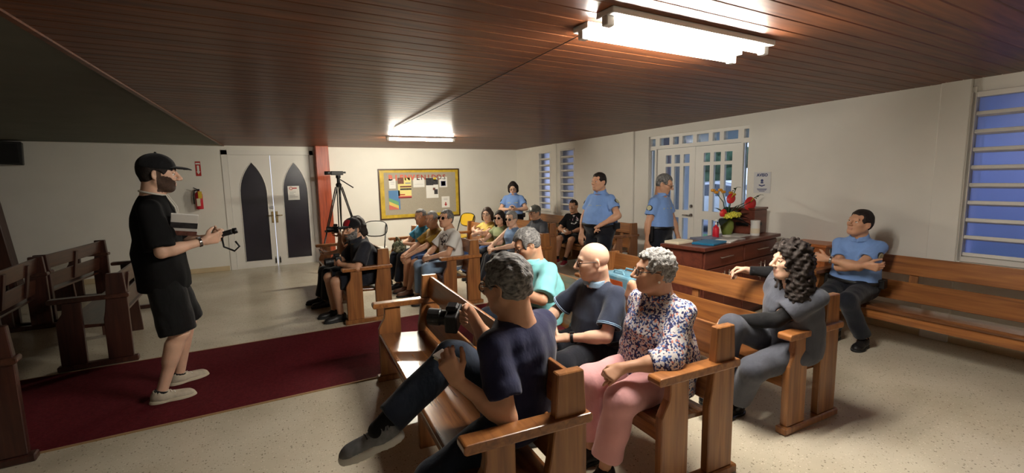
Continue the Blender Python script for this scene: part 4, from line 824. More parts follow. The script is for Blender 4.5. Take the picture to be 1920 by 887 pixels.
            if sp['lace']:
                mb=MB()
                for j in range(4): x=.045+.02*j; mb.tube([q_(x,.026,.078-.009*j),q_(x+.006,0,.088-.0105*j),q_(x+.012,-.026,.078-.009*j)],.0032,6)
                obj('laces',mb,sp['lace'],s1,smooth=True)
            if socks:
                C=Field(); d_=nrm(K-A); C.u(Cone(A-d_*.02,A+d_*socks[1],.040*k,.044*k,cut=True),0); obj('sock',np_mesh('sock',[C.mesh(0.008*res)],[socks[0]]),None,P)
    # ---- hair, beard, cap
    if hair:
        st=hair.get('style','short'); C=Field(); th=hair.get('thick',.008)
        C.u(E((-0.014,0,0.034),(0.102+th,0.080+th,0.092+th*1.2)),0)
        if st in ('short','curlyshort'):
            C.u(E((-0.045,0,-0.01),(0.062+th*.6,0.068+th*.5,0.070)),.02); C.sub(E((0.128,0,-0.042),(0.112,0.108,0.124)),.012); C.cut(Half(hp(-.10,0,-hair.get('nape',.066)),-(u_-f_*.35)*1.0)); [C.sub(E((0.008,.098*q,-.024),(.036,.042,.046)),.006) for q in (1,-1)]; [C.sub(E((0.082,.058*q,.060),(.036,.030,.034)),.012) for q in (1,-1)]
            if st=='curlyshort': C.sub(E((0.115,0,-.01),(.09,.088,.098)),.012)
        elif st=='fringe':                                    # bald crown, hair round the sides
            C.u(E((-0.045,0,-0.01),(0.066+th,0.070+th,0.070)),.02); C.sub(E((0.03,0,.10),(.14,.072,.085)),.01); C.sub(E((0.118,0,-0.04),(0.10,0.100,0.13)),.012); C.cut(Half(hp(-.10,0,-.055),-(u_-f_*.35))); C.sub(E((0.004,.09,-.022),(.03,.03,.036)),.006); C.sub(E((0.004,-.09,-.022),(.03,.03,.036)),.006)
        elif st in ('bob','long','curly'):
            ln=hair.get('len',.16); w2=hair.get('wide',.062)
            C.u(E((-0.04,0,-0.02),(0.078+th,0.078+th,0.085)),.03)
            for s_ in (1,-1,0): C.u(Cone(hp(-.035 if s_ else -.06,w2*s_,0.0),hp(-.045+hair.get('fwd',0) if s_ else -.075,(w2+.012)*s_,-ln),(.045+th),(.030+th*1.4)*hair.get('end',1)),.03)
            C.sub(E((0.125,0,-0.048),(0.096,0.076,0.132)),.014)
        elif st=='tied':
            C.u(E((-0.04,0,-0.0),(0.070+th,0.074+th,0.075)),.03); C.u(Cone(hp(-.10,0,.0),hp(-.13,0,-.05),.03,.035),.02); C.u(Cone(hp(-.13,0,-.05),hp(-.12,0,-.15),.035,.018),.02); C.sub(E((0.118,0,-0.055),(0.098,0.100,0.118)),.012)
        amp=hair.get('rough',.0016); fq=hair.get('freq',90); rp=ripple(amp,fq,seed+3); C.noise=rp
        obj('hair', np_mesh('hair',[C.mesh(0.0058*res)],[hair['mat']]), None, P)
    if cap:
        C=Field(); C.u(E((-0.012,0,0.045),(0.112,0.092,0.094)),0); C.cut(Half(hp(0.0,0,.034),-(u_+f_*.10))); co=obj('cap', np_mesh('cap',[C.mesh(0.006*res)],[cap[0]]), None, P)
        C=Field(); C.u(E((0.10,0,.026),(.095,.084,.030)),0); C.sub(E((0.09,0,.010),(.125,.115,.036)),.002); C.cut(Half(hp(0.055,0,0),-f_)); obj('brim', np_mesh('brim',[C.mesh(0.0048*res)],[cap[1]]), None, co)
        
        if len(cap)>2: C=Field(); C.u(E((-0.012,0,0.045),(0.1145,0.0945,0.0965)),0); C.cut(Half(hp(0.0,0,.040),-(u_+f_*.10))); C.cut(Half(hp(.045,0,0),-f_)); C.cut(E((.09,0,.09),(.09,.05,.07))); obj('front_panel', np_mesh('front_panel',[C.mesh(0.006*res)],[cap[2]]), None, co)
        obj('button',MB().sphere(hp(-.012,0,.140),.008*hk,8,6),cap[0],co,smooth=True)
    if glasses:
        mb=MB(); ln=MB(); rx,rz=(.024,.019)
        for s_ in (1,-1):
            ring=[hp(.106-.10*abs(.033*s_+rx*math.cos(a))*0.25,.034*s_+rx*math.cos(a),-.001+rz*math.sin(a)) for a in np.linspace(0,2*math.pi,17)[:-1]]
            mb.tube(ring,.0024*hk,6,closed=True); mb.tube([hp(.096,.058*s_,.006),hp(.078,.074*s_,.008),hp(-.005,.083*s_,.006),hp(-.03,.080*s_,-.012)],.0022*hk,6)
            ln.add(ring,[tuple(range(16))])
        mb.tube([hp(.105,.010,.003),hp(.109,0,.006),hp(.105,-.010,.003)],.0022*hk,6)
        go=obj('glasses',mb,glasses[0],P,smooth=True); obj('lenses',ln,glasses[1] if len(glasses)>1 else 'lens',go)
    if watch:
        for W_,E_,side in ((WR,ER,'r'),(WL,EL,'l')):
            if side in watch[0]:
                d_=nrm(W_-E_); c=W_-d_*.03; e1=nrm(np.cross(d_,(0,0,1))); e2=np.cross(d_,e1); rr=.0275*k*ga+.003
                mb=MB()
                for o_ in (-.006,0,.006): mb.tube([c+d_*o_+(e1*math.cos(a)+e2*math.sin(a))*rr for a in np.linspace(0,6.283,17)[:-1]],.004,6,closed=True)
                wo=obj('watch',mb,watch[1],P,smooth=True)
                up_=nrm(V3(0,0,1)-d_*d_[2]); obj('watch_face',MB().lathe([(0,0),(.017,0),(.017,.007),(0,.009)],12,M=Matrix.Translation(tuple(c+up_*rr))@Vector(tuple(up_)).to_track_quat('Z','Y').to_matrix().to_4x4()),watch[2] if len(watch)>2 else watch[1],wo)
    J=dict(hp=hp,hc=hc,f=f_,l=l_,u=u_,WR=WR,WL=WL,ER=ER,EL=EL,SR=SR,SL=SL,KR=KR,KL=KL,AR=AR,AL=AL,nb=nb,T=t0,gr=gc['r'],gl=gc['l'],P=P,k=k,fwd=fwd,lat=lat1,axn=axn,ga=ga)
    if extra: extra(J)
    return P,J
def skinmat(name, col, lip):
    mat(name,col,rough=0.5,spec=0.35,noise=0.10,nscale=9,bump=0.05,bscale=220,sub=0.12,detail=5); mat('lip_'+name,tuple(int(a*.6+b*.4) for a,b in zip(col,lip)),rough=0.42,noise=0.05,nscale=30)
skinmat('skin_tan',(200,152,122),(160,98,84)); skinmat('skin_light',(220,178,152),(186,116,102)); skinmat('skin_brown',(180,130,100),(134,80,68)); skinmat('skin_dark',(132,90,68),(110,66,58))
mat('eye_white',(226,222,214),rough=0.2); mat('eye_dark',(38,26,20),rough=0.1); mat('lens',(220,228,235),rough=0.03,trans=1.0,alpha=0.35); mat('lens_dark',(24,20,18),rough=0.05,spec=0.5)
mat('hair_dark',(40,33,30),rough=0.62,noise=0.35,nscale=60,bump=0.5,bscale=180,spec=0.2); mat('hair_brown',(58,40,30),rough=0.5,noise=0.35,nscale=60,bump=0.5,bscale=180)
mat('hair_salt',(40,38,38),rough=0.6,col2=(142,140,137),stretch=(.3,1,.55),nscale=110,bump=0.8,bscale=160); mat('hair_grey',(92,89,86),rough=0.6,col2=(176,174,170),nscale=120,bump=0.8,bscale=160); mat('hair_white',(200,198,192),rough=0.6,noise=0.15,nscale=60,bump=0.6,bscale=160)
def cloth(name,col,noise=0.08,bump=0.6,bscale=20,**kw): return mat(name,col,rough=0.88,spec=0.15,noise=noise,nscale=7,bump=bump,bscale=bscale,sheen=0.15,stretch=(1,1,.45),**kw)
cloth('cloth_black',(22,22,24)); cloth('cloth_dark',(34,35,42)); mat('sole_dark',(26,26,27),rough=0.7); mat('shoe_black',(24,23,24),rough=0.45,noise=0.1,nscale=20)
# ================================================================= the people in the room
cloth('navy_tee',(36,38,66),noise=.14); cloth('black_tee',(17,17,18)); cloth('turquoise',(134,204,208),bump=.35); cloth('polo_navy',(44,50,66)); cloth('pink',(214,160,160),noise=.06); cloth('grey_scrub',(76,78,87)); cloth('officer_blue',(122,156,212),noise=.05); cloth('officer_navy',(22,24,32)); cloth('jeans_dark',(36,44,58),noise=.2); cloth('jeans_light',(126,150,176),noise=.12); cloth('denim',(70,96,146),noise=.12); cloth('white_tee_',(214,212,206)); cloth('mustard',(158,124,48),noise=.25); cloth('sky_tee',(76,164,206)); cloth('yellow_top',(206,180,96),noise=.1); cloth('green_top',(142,152,112),noise=.2); cloth('blue_top',(112,138,172),noise=.25); cloth('charcoal',(66,68,74)); cloth('cap_grey',(84,84,78)); cloth('cap_black',(20,20,22)); cloth('cap_red',(150,26,34)); cloth('trim_blue',(150,180,206)); cloth('white_strap',(206,202,190)); cloth('sock_black',(22,22,24))
mat('shoe_grey',(128,130,133),rough=.8,noise=.2,nscale=40); mat('sole_pale',(222,220,212),rough=.6); mat('lace_dark',(50,50,54),rough=.8); mat('shoe_cream',(186,176,156),rough=.7,noise=.15,nscale=25); mat('sole_cream',(196,186,162),rough=.7); mat('shoe_brown',(92,60,42),rough=.5); mat('shoe_red',(150,44,58),rough=.6); mat('clog_black',(22,23,25),rough=.25); mat('leather_black',(20,20,22),rough=.4); mat('gold',(200,170,90),rough=.3,metal=1); mat('pearl',(230,226,216),rough=.3)
mat('beard_brown',(74,54,42),rough=.7,noise=.3,nscale=120,bump=.6,bscale=300)
def printed(name, base, cen, rad, cols, sc=14.0, thr=.5):
    """tee with a chest print: noise blotches inside an ellipsoid (object space)"""
    m=bpy.data.materials.new(name); m.use_nodes=True; nt=m.node_tree; b=nt.nodes['Principled BSDF']; L=nt.links.new; b.inputs['Roughness'].default_value=.88; b.inputs['Specular IOR Level'].default_value=.15
    tc=nt.nodes.new('ShaderNodeTexCoord'); mp=nt.nodes.new('ShaderNodeMapping'); mp.inputs['Location'].default_value=[-c/r for c,r in zip(cen,rad)]; mp.inputs['Scale'].default_value=[1/r for r in rad]; L(tc.outputs['Object'],mp.inputs[0])
    ln=nt.nodes.new('ShaderNodeVectorMath'); ln.operation='LENGTH'; L(mp.outputs[0],ln.inputs[0]); lt=nt.nodes.new('ShaderNodeMath'); lt.operation='LESS_THAN'; lt.inputs[1].default_value=1.0; L(ln.outputs['Value'],lt.inputs[0])
    n=nt.nodes.new('ShaderNodeTexNoise'); n.inputs['Scale'].default_value=sc; n.inputs['Detail'].default_value=2; L(tc.outputs['Object'],n.inputs[0]); gt=nt.nodes.new('ShaderNodeMath'); gt.operation='GREATER_THAN'; gt.inputs[1].default_value=thr; L(n.outputs[0],gt.inputs[0])
    mu=nt.nodes.new('ShaderNodeMath'); mu.operation='MULTIPLY'; L(lt.outputs[0],mu.inputs[0]); L(gt.outputs[0],mu.inputs[1])
    n2=nt.nodes.new('ShaderNodeTexNoise'); n2.inputs['Scale'].default_value=sc*.6; L(tc.outputs['Object'],n2.inputs[0]); r=nt.nodes.new('ShaderNodeValToRGB'); r.color_ramp.elements[0].color=(*lin(cols[0]),1); r.color_ramp.elements[1].color=(*lin(cols[1]),1); r.color_ramp.elements[0].position=.45; r.color_ramp.elements[1].position=.55; L(n2.outputs[0],r.inputs[0])
    mx=nt.nodes.new('ShaderNodeMix'); mx.data_type='RGBA'; L(mu.outputs[0],mx.inputs[0]); mx.inputs[6].default_value=(*lin(base),1); L(r.outputs[0],mx.inputs[7]); L(mx.outputs[2],b.inputs['Base Color']); MATS[name]=m
def floral(name):
    m=bpy.data.materials.new(name); m.use_nodes=True; nt=m.node_tree; b=nt.nodes['Principled BSDF']; L=nt.links.new; b.inputs['Roughness'].default_value=.75; b.inputs['Specular IOR Level'].default_value=.2
    tc=nt.nodes.new('ShaderNodeTexCoord'); nd=nt.nodes.new('ShaderNodeTexNoise'); nd.inputs['Scale'].default_value=30; L(tc.outputs['Object'],nd.inputs[0]); mxv=nt.nodes.new('ShaderNodeMix'); mxv.data_type='RGBA'; mxv.inputs[0].default_value=.02; L(tc.outputs['Object'],mxv.inputs[6]); L(nd.outputs['Color'],mxv.inputs[7])
    v=nt.nodes.new('ShaderNodeTexVoronoi'); v.inputs['Scale'].default_value=105; L(mxv.outputs[2],v.inputs[0]); sp=nt.nodes.new('ShaderNodeSeparateColor'); L(v.outputs['Color'],sp.inputs[0]); r=nt.nodes.new('ShaderNodeValToRGB'); r.color_ramp.interpolation='CONSTANT'
    cs=[(0,(46,50,92)),(.18,(212,210,210)),(.46,(96,116,170)),(.58,(60,58,96)),(.68,(216,208,204)),(.88,(204,134,116)),(.95,(60,92,150))]
    el=r.color_ramp.elements; el[0].position=0; el[0].color=(*lin(cs[0][1]),1); el[1].position=cs[1][0]; el[1].color=(*lin(cs[1][1]),1)
    for p_,c in cs[2:]: e=el.new(p_); e.color=(*lin(c),1)
    L(sp.outputs[0],r.inputs[0]); L(r.outputs[0],b.inputs['Base Color']); MATS[name]=m
floral('floral'); printed('white_print',(214,212,206),(.14,0,.86),(.10,.13,.09),((40,38,40),(120,110,108)),22,.48); printed('black_print',(20,20,22),(.17,0,.86),(.12,.11,.11),((210,208,206),(196,140,160)),20,.56); printed('speaker_tee',(17,17,18),(.17,.0,1.36),(.1,.10,.03),((226,224,220),(226,224,220)),45,.5)
printed('camo',(92,98,80),(0,0,0),(9,9,9),((168,166,140),(52,54,44)),26,.5)
def who(label,pos,yaw,W=None,**kw):
    """points given in world space are turned into the person's own frame"""
    a=R(yaw); c,s=math.cos(a),math.sin(a); q={}
    for n,p in (W or {}).items():
        dx,dy=p[0]-pos[0],p[1]-pos[1]; q[n]=(dx*c+dy*s,-dx*s+dy*c,p[2])
    for n in ('fr','fl','nr','nl','er','el','kr','kl'):
        if n+'_w' in kw: d=kw.pop(n+'_w'); q[n]=(d[0]*c+d[1]*s,-d[0]*s+d[1]*c,d[2])
    lk=kw.pop('look',None); q.update(kw)
    if lk is not None and 'head' in W: q['hyaw']=(math.degrees(math.atan2(4.45-W['head'][1],-.6-W['head'][0]))+lk-yaw-q.get('syaw',0)+180)%360-180
    P,J=person(label,pos,a,**q)
    J['M']=Matrix.Translation((pos[0],pos[1],0))@Matrix.Rotation(a,4,'Z'); J['w']=lambda v: J['M']@Vector(tuple(v)); return J
def patch(J):
    for S,E_,s_ in ((J['SR'],J['ER'],-1),(J['SL'],J['EL'],1)):
        d=nrm(E_-S); o=nrm(J['lat']*s_-d*(d@(J['lat']*s_))); c=S+(E_-S)*.34+o*(.046*J['k']*J['ga']+.020); M=Matrix.Translation(tuple(c))@Vector(tuple(o)).to_track_quat('Z','Y').to_matrix().to_4x4()
        p_=obj('sleeve_patch',MB().lathe([(0,-.01),(.040,-.01),(.040,.004),(0,.006)],16,M=M),mat('patch_dark',(36,40,46),rough=.8),J['P']); obj('patch_emblem',MB().lathe([(.026,.003),(.031,.003),(.031,.0085),(.026,.0085)],16,M=M).lathe([(0,.003),(.014,.003),(.012,.0085),(0,.0085)],5,M=M),mat('patch_gold',(190,186,150),rough=.6),p_)
    for s_ in (-1,1):
        t=.66; c=J['T'].at(t)+J['lat']*.075*s_*J['k']; f=nrm(np.cross(J['lat'],J['axn'])); dd=np.interp(t,J['T'].tab[:,0],J['T'].tab[:,2]); c=c+f*(dd*.90+.014); M=Matrix.Translation(tuple(c))@Vector(tuple(nrm(f+J['lat']*.35*s_))).to_track_quat('Z','Y').to_matrix().to_4x4()
        obj('chest_lettering',MB().box(-.035,.035,-.008,.008,-.006,.004,M=M),mat('letter_pale',(190,186,140),rough=.7),J['P'])
def beltkit(J):
    c=J['T'].at(.17); w_=np.interp(.17,J['T'].tab[:,0],J['T'].tab[:,1])+.03
    for s_ in (-1,1): q=c+J['lat']*w_*s_*.98; obj('holster' if s_<0 else 'pouch',MB().box(q[0]-.05,q[0]+.05,q[1]-.03,q[1]+.03,q[2]-(.17 if s_<0 else .06),q[2]+.03),'leather_black',J['P'],bevel=.012,seg=2)
def officer(J): patch(J); beltkit(J)
POLICE=dict(top=dict(mat='officer_blue',sleeve=.62,hem=.14,collar='officer_blue',infl=.012,loose=.014),low=dict(mat='officer_navy',waist=.22),belt=('leather_black',.026),extra=officer)
SIT=dict(ears=True)
# ---- standing speaker
J=who('bearded man in black cap, T-shirt and shorts standing on the carpet',(-.60,4.50),4,dict(head=(-.56,4.46,1.765),wr=(-.30,4.29,1.245),wl=(-.26,4.50,1.25),ar=(-.68,4.37,.085),al=(-.60,4.72,.085)),H=1.88,hip=.985,hyaw=2,hpitch=-3,syaw=-4,er=(-.6,-.5,-1),el=(-.4,.8,-1),hr='hold',hl='hold',nr=(.2,.9,.25),nl=(.2,-.9,.25),tr=2,tl=22,top=dict(mat='speaker_tee',sleeve=.92,hem=-.30,infl=.022,loose=.022,rip=.004,flare=.008),low=dict(mat='black_tee',hem=1.02 if 0 else .96,width=.034,infl=.020),shoes=dict(upper='shoe_cream',sole='sole_cream',lace='paper',st=.036),socks=('sock_black',.015),hair=dict(mat='hair_dark',thick=.006),beard='beard_brown',cap=('cap_black','cap_black'),skin='skin_light',watch=('r','chrome'),seed=3,sh=1.06,fat=1.04,belly=.012)
spk=J
# ---- near pews
J=who('grey-haired man in navy T-shirt sitting cross-legged on the nearest pew',(1.09,1.93),148,dict(head=(1.015,1.85,1.195),wl=(.715,1.75,.84),wr=(.92,2.06,1.03),al=(.98,1.86,.10),ar=(.445,1.99,.60)),H=1.78,hip=.53,syaw=-36,hyaw=6,hpitch=-8,kr_w=(-.3,.1,1),kl_w=(-1,0,.9),er_w=(.1,.3,-1),el_w=(-.4,-.3,-1),fl_w=(-.25,.15,.6),nl_w=(.4,.8,.0),hl='curl',hr='grip',fr_w=(-1,-.25,.1),nr_w=(-.2,-1,-.2),tr=22,pr=-14,tl=10,top=dict(mat='navy_tee',sleeve=.72,hem=-.06,infl=.016,loose=.018,rip=.0040),low=dict(mat='jeans_dark',hem=1.9,width=.014,rip=.004),shoes=dict(upper='shoe_grey',sole='sole_pale',lace='lace_dark',st=.038),socks=('sock_black',.05),hair=dict(mat='hair_salt',thick=.014,rough=.003,freq=120,nape=.09),glasses=('black_metal',),skin='skin_tan',seed=5,sh=1.12,fat=1.14,belly=.02,bend=.05)
navy=J
J=who('bald man in dark navy polo with glasses sitting on the second pew',(2.10,2.52),184,dict(head=(2.035,2.47,1.105),wl=(1.80,2.44,.615),wr=(1.77,2.62,.68),al=(1.60,2.38,.085),ar=(1.62,2.66,.085)),look=6,H=1.68,hip=.50,hpitch=-6,hl='curl',hr='relax',nl=(0,-.6,-1),top=dict(mat='polo_navy',sleeve=.78,hem=.08,collar='trim_blue',trim='trim_blue',infl=.013,loose=.018,rip=.0036),low=dict(mat='officer_navy',waist=.2),belt=('leather_black',.024),hair=None,glasses=('black_metal',),skin='skin_light',seed=7,fat=1.16,belly=.045,bend=.045,brow='hair_grey',watch=('l','black_plastic'),headk=1.02)
J=who('woman with short curly grey hair in floral blouse and pink trousers',(2.08,1.93),181,dict(head=(2.00,1.885,1.135),wl=(1.68,1.80,.66),wr=(2.11,2.17,.99),al=(1.60,1.84,.085),ar=(1.66,2.03,.085)),look=14,H=1.66,hip=.505,hpitch=2,hl='fist',hr='relax',fl_w=(-.9,.1,-.35),nl_w=(0,.6,-.8),fr_w=(-.25,.05,-1),nr_w=(.9,.0,-.2),er_w=(.7,.5,-.2),el_w=(.6,-.7,-.3),top=dict(mat='floral',sleeve=1.35,hem=-.12,infl=.018,loose=.022,rip=.0042,flare=.012,collar='floral',name='blouse'),low=dict(mat='pink',hem=1.82,width=.026,rip=.004),shoes='shoe_black',hair=dict(mat='hair_grey',style='curlyshort',thick=.013,rough=.0036,freq=220),glasses=('black_plastic',),skin='skin_tan',seed=9,fat=1.26,belly=.05,bust=.06,bend=.03,armk=1.05)
obj('earring',MB().sphere(J['hp'](-.006,.088,-.045),.007,8,6),'pearl',J['P'],smooth=True)
J=who('grey-haired man in turquoise shirt looking down on the second pew',(2.17,3.36),186,dict(head=(2.035,3.33,1.125),wl=(1.82,3.22,.78),wr=(1.82,3.42,.80),al=(1.72,3.2,.085),ar=(1.72,3.5,.085)),look=8,H=1.72,hip=.505,hpitch=-26,hl='hold',hr='hold',nl=(.1,-1,.3),nr=(.1,1,.3),top=dict(mat='turquoise',sleeve=.9,hem=-.10,infl=.020,loose=.024,rip=.005,flare=.01,collar='turquoise'),low=dict(mat='jeans_dark'),hair=dict(mat='hair_salt',thick=.015,rough=.003,freq=70),glasses=('black_metal',),skin='skin_tan',seed=11,fat=1.26,belly=.05,bend=.07,watch=('r','black_plastic'))
turq=J
J=who('woman with long dark curly hair in grey scrubs on third pew',(3.17,1.76),176,dict(head=(3.065,1.72,1.105),wl=(2.84,1.95,.69),wr=(3.30,2.16,.945),al=(2.88,1.93,.085),ar=(2.74,1.98,.26)),look=6,H=1.64,hip=.50,syaw=-6,hpitch=3,hl='curl',hr='curl',fl_w=(-1,.3,-.1),fr_w=(-.6,.9,.05),nr_w=(-.5,-.3,-1),er_w=(.6,.2,.1),el_w=(.3,-.9,-.4),kr_w=(-1,.2,.3),kl_w=(-1,-.1,.4),tr=-8,pr=-25,top=dict(mat='grey_scrub',sleeve=.68,hem=-.04,infl=.014,loose=.022,rip=.004,vneck=.12,flare=0,name='scrub_top'),low=dict(mat='grey_scrub',hem=1.86,width=.022),shoes=dict(upper='clog_black',sole='clog_black',h=.07),hair=dict(mat='hair_dark',style='curly',len=.21,wide=.060,thick=.024,rough=.007,freq=150,end=1.25),skin='skin_light',seed=13,fat=1.14,belly=.02,bust=.05,bend=.03)
def sleeves(J,m_,r=.006,to=.97):
    for S,E_,W_ in ((J['SR'],J['ER'],J['WR']),(J['SL'],J['EL'],J['WL'])):
        C=Field(); k=J['k']*J['ga']; C.u(Cone(S+(E_-S)*.4,E_,.043*k+r,.040*k+r),0); C.u(Cone(E_,E_+(W_-E_)*to,.041*k+r,.027*k+r,cut=True),.02); C.u(Cone(E_+(W_-E_)*.25,E_+(W_-E_)*.4,.042*k+r,.037*k+r),.03); C.noise=ripple(.002,50,4); obj('undershirt_sleeve',np_mesh('sleeve',[relax(C.mesh(.008))],[m_]),None,J['P'])
sleeves(J,'cloth_black')
J=who('police officer sitting with folded arms on the right wall pew',(5.29,2.33),186,dict(head=(5.235,2.285,1.175),wl=(4.99,2.44,.82),wr=(5.03,2.12,.80),al=(5.04,2.10,.085),ar=(5.07,2.36,.085)),look=6,H=1.74,hip=.51,hpitch=12,hroll=-6,hl='curl',hr='curl',fl_w=(-.1,1,.1),fr_w=(.1,-1,-.1),nl_w=(1,0,0),nr_w=(1,0,.2),el_w=(0,-1,-.5),er_w=(0,1,-.5),hair=dict(mat='hair_dark',thick=.008),skin='skin_tan',seed=15,fat=1.14,belly=.03,bend=.03,watch=('l','chrome'),kr_w=(-1,0,.3),kl_w=(-1,0,.3),**POLICE)
# ---- standing officers
J=who('heavy police officer standing in the middle with big belly',(4.40,5.18),190,dict(head=(4.35,5.155,1.605),wl=(4.22,4.95,1.02),wr=(4.22,5.38,.86)),look=0,H=1.73,hpitch=2,hl='fist',hr='relax',fl_w=(-.6,.5,-.4),el_w=(.3,-.8,-.3),hair=dict(mat='hair_dark',thick=.007),skin='skin_tan',seed=17,fat=1.30,belly=.10,res=1.25,**POLICE)
J=who('police officer with glasses looking down in front of the entrance',(4.80,4.44),284,dict(head=(4.83,4.40,1.565),wl=(5.05,4.34,.84),wr=(4.55,4.42,.80)),H=1.70,hyaw=16,hpitch=-20,hair=dict(mat='hair_salt',thick=.006),glasses=('black_metal',),skin='skin_tan',seed=19,fat=1.12,belly=.04,res=1.25,**POLICE)
J=who('police woman with dark hair standing near the back corner with phone',(4.82,8.40),232,dict(head=(4.79,8.36,1.49),wl=(4.72,8.12,1.06),wr=(4.62,8.24,1.06)),H=1.60,hyaw=4,hpitch=-22,hl='hold',hr='hold',nl=(.1,-.9,.4),nr=(.1,.9,.4),el=(-.2,1,-.6),er=(-.2,-1,-.6),hair=dict(mat='hair_dark',style='bob',len=.10),glasses=('black_metal',),skin='skin_light',seed=21,fat=1.12,bust=.04,belly=.02,res=1.5,**POLICE)
polw=J
# ---- far pews
J=who('man in dark shirt and red-fronted cap at the end of his pew',(1.27,5.96),186,dict(head=(1.10,5.90,1.10),wl=(.93,5.82,.70),wr=(.93,6.02,.72),al=(.90,5.82,.085),ar=(.86,6.06,.085)),look=-6,H=1.72,hip=.51,hpitch=-4,hl='grip',hr='grip',nl=(.1,-1,.2),nr=(.1,1,.2),top=dict(mat='cloth_dark',sleeve=.8,hem=-.1,infl=.018,loose=.018,collar='cloth_dark'),low=dict(mat='officer_navy',hem=.94,width=.03),shoes='shoe_black',hair=dict(mat='hair_dark'),beard='hair_salt',cap=('cap_black','cap_black','cap_red'),skin='skin_tan',seed=23,fat=1.22,belly=.05,bend=.05,res=1.2)
capm=J
J=who('dark-haired person raising a camera, half hidden behind red-capped man',(1.28,6.62),182,dict(head=(1.23,6.30,1.085),wr=(1.03,6.34,1.00),wl=(.84,6.66,.70),al=(.84,6.62,.085),ar=(.80,6.85,.085)),look=-6,H=1.64,hip=.505,hpitch=-2,hr='grip',hl='hold',fr_w=(-.3,-.7,.6),nr_w=(-1,0,.2),nl=(.3,-.5,.7),er_w=(-.2,.2,-1),top=dict(mat='cloth_black',sleeve=.55,hem=-.08),low=dict(mat='cloth_black'),shoes='shoe_black',hair=dict(mat='hair_dark',style='bob',len=.08,thick=.022,rough=.004,freq=70),skin='skin_tan',seed=25,res=1.25)
pho=J
J=who('man in white printed T-shirt and light jeans, nearest on his pew',(2.47,6.10),184,dict(head=(2.425,6.14,1.13),wl=(2.12,6.0,.63),wr=(2.12,6.16,.64),al=(2.02,5.98,.085),ar=(2.02,6.2,.085)),look=0,H=1.70,hip=.51,hpitch=12,hl='curl',hr='curl',nl=(0,-.7,-.6),nr=(0,.7,-.6),top=dict(mat='white_print',sleeve=.72,hem=-.1,infl=.016,loose=.018),low=dict(mat='jeans_light'),shoes='shoe_brown',hair=dict(mat='hair_salt',thick=.01),glasses=('black_metal','lens_dark'),skin='skin_tan',seed=27,fat=1.14,belly=.03,res=1.2)
J=who('man in mustard shirt and denim shorts, middle of his pew',(2.48,6.70),186,dict(head=(2.42,6.71,1.085),wl=(2.02,6.58,.60),wr=(2.04,6.8,.60),al=(1.98,6.58,.085),ar=(2.0,6.82,.085)),look=0,H=1.68,hip=.51,hpitch=2,top=dict(mat='mustard',sleeve=.8,hem=-.1,infl=.018,loose=.02),low=dict(mat='denim',hem=.92,width=.025),shoes='shoe_brown',hair=dict(mat='hair_grey',thick=.004),skin='skin_tan',seed=29,fat=1.08,res=1.25)
J=who('man in sky blue T-shirt farthest along the same pew',(2.46,7.28),186,dict(head=(2.40,7.16,1.10),wl=(2.12,7.1,.70),wr=(2.1,7.35,.66),al=(1.98,7.12,.085),ar=(1.9,7.4,.085)),look=0,H=1.70,hip=.51,top=dict(mat='sky_tee',sleeve=.6,hem=-.1),low=dict(mat='jeans_dark'),shoes='shoe_black',hair=dict(mat='hair_salt',thick=.002),skin='skin_tan',seed=31,res=1.25)
bluem=J
J=who('woman in yellow top with folded arms and glasses',(3.66,7.22),196,dict(head=(3.61,7.22,1.07),wl=(3.36,7.24,.80),wr=(3.38,7.08,.78),al=(3.2,7.08,.085),ar=(3.2,7.34,.085)),look=14,H=1.60,hip=.505,hpitch=2,fl_w=(.1,1,.1),fr_w=(0,-1,0),nl_w=(1,0,0),nr_w=(1,0,0),el_w=(-.2,-1,-.4),er_w=(-.2,1,-.4),top=dict(mat='yellow_top',sleeve=.5,hem=-.1,name='blouse'),low=dict(mat='denim'),hair=dict(mat='hair_brown',style='bob',len=.08),glasses=('black_metal',),skin='skin_light',seed=33,fat=1.1,bust=.05,res=1.3)
J=who('woman in light green top with dark glasses between two women',(3.66,6.76),192,dict(head=(3.60,6.74,1.04),wl=(3.3,6.68,.64),wr=(3.3,6.82,.66),al=(3.18,6.66,.085),ar=(3.18,6.86,.085)),look=8,H=1.58,hip=.505,hl='hold',hr='hold',nl=(0,-.6,.6),nr=(0,.6,.6),top=dict(mat='green_top',sleeve=.45,hem=-.1,name='blouse'),low=dict(mat='cloth_dark'),hair=dict(mat='hair_dark',style='bob',len=.13),glasses=('black_metal','lens_dark'),skin='skin_light',seed=35,fat=1.06,bust=.045,res=1.3)
grn=J
J=who('short grey-haired woman in sleeveless blue top with sunglasses',(3.64,6.34),190,dict(head=(3.60,6.36,1.045),wl=(3.28,6.24,.62),wr=(3.26,6.40,.64),al=(3.12,6.24,.085),ar=(3.10,6.42,.085)),look=6,H=1.60,hip=.505,hl='relax',hr='relax',top=dict(mat='blue_top',sleeve=.0,hem=-.1,name='blouse'),low=dict(mat='cloth_dark'),hair=dict(mat='hair_grey',style='curlyshort',thick=.015),glasses=('black_plastic','lens_dark'),skin='skin_light',seed=37,fat=1.08,bust=.045,res=1.3)
J=who('man in grey baseball cap and charcoal shirt behind the women',(4.58,7.02),186,dict(head=(4.46,7.02,1.06),wl=(4.25,6.9,.64),wr=(4.25,7.1,.64),al=(4.15,6.9,.085),ar=(4.15,7.12,.085)),look=-20,H=1.72,hip=.51,hpitch=-4,top=dict(mat='charcoal',sleeve=.7,hem=-.1,collar='charcoal'),low=dict(mat='cloth_dark'),hair=dict(mat='hair_salt',thick=.004),cap=('cap_grey','cap_grey'),glasses=('black_metal',),skin='skin_tan',seed=39,fat=1.08,res=1.2)
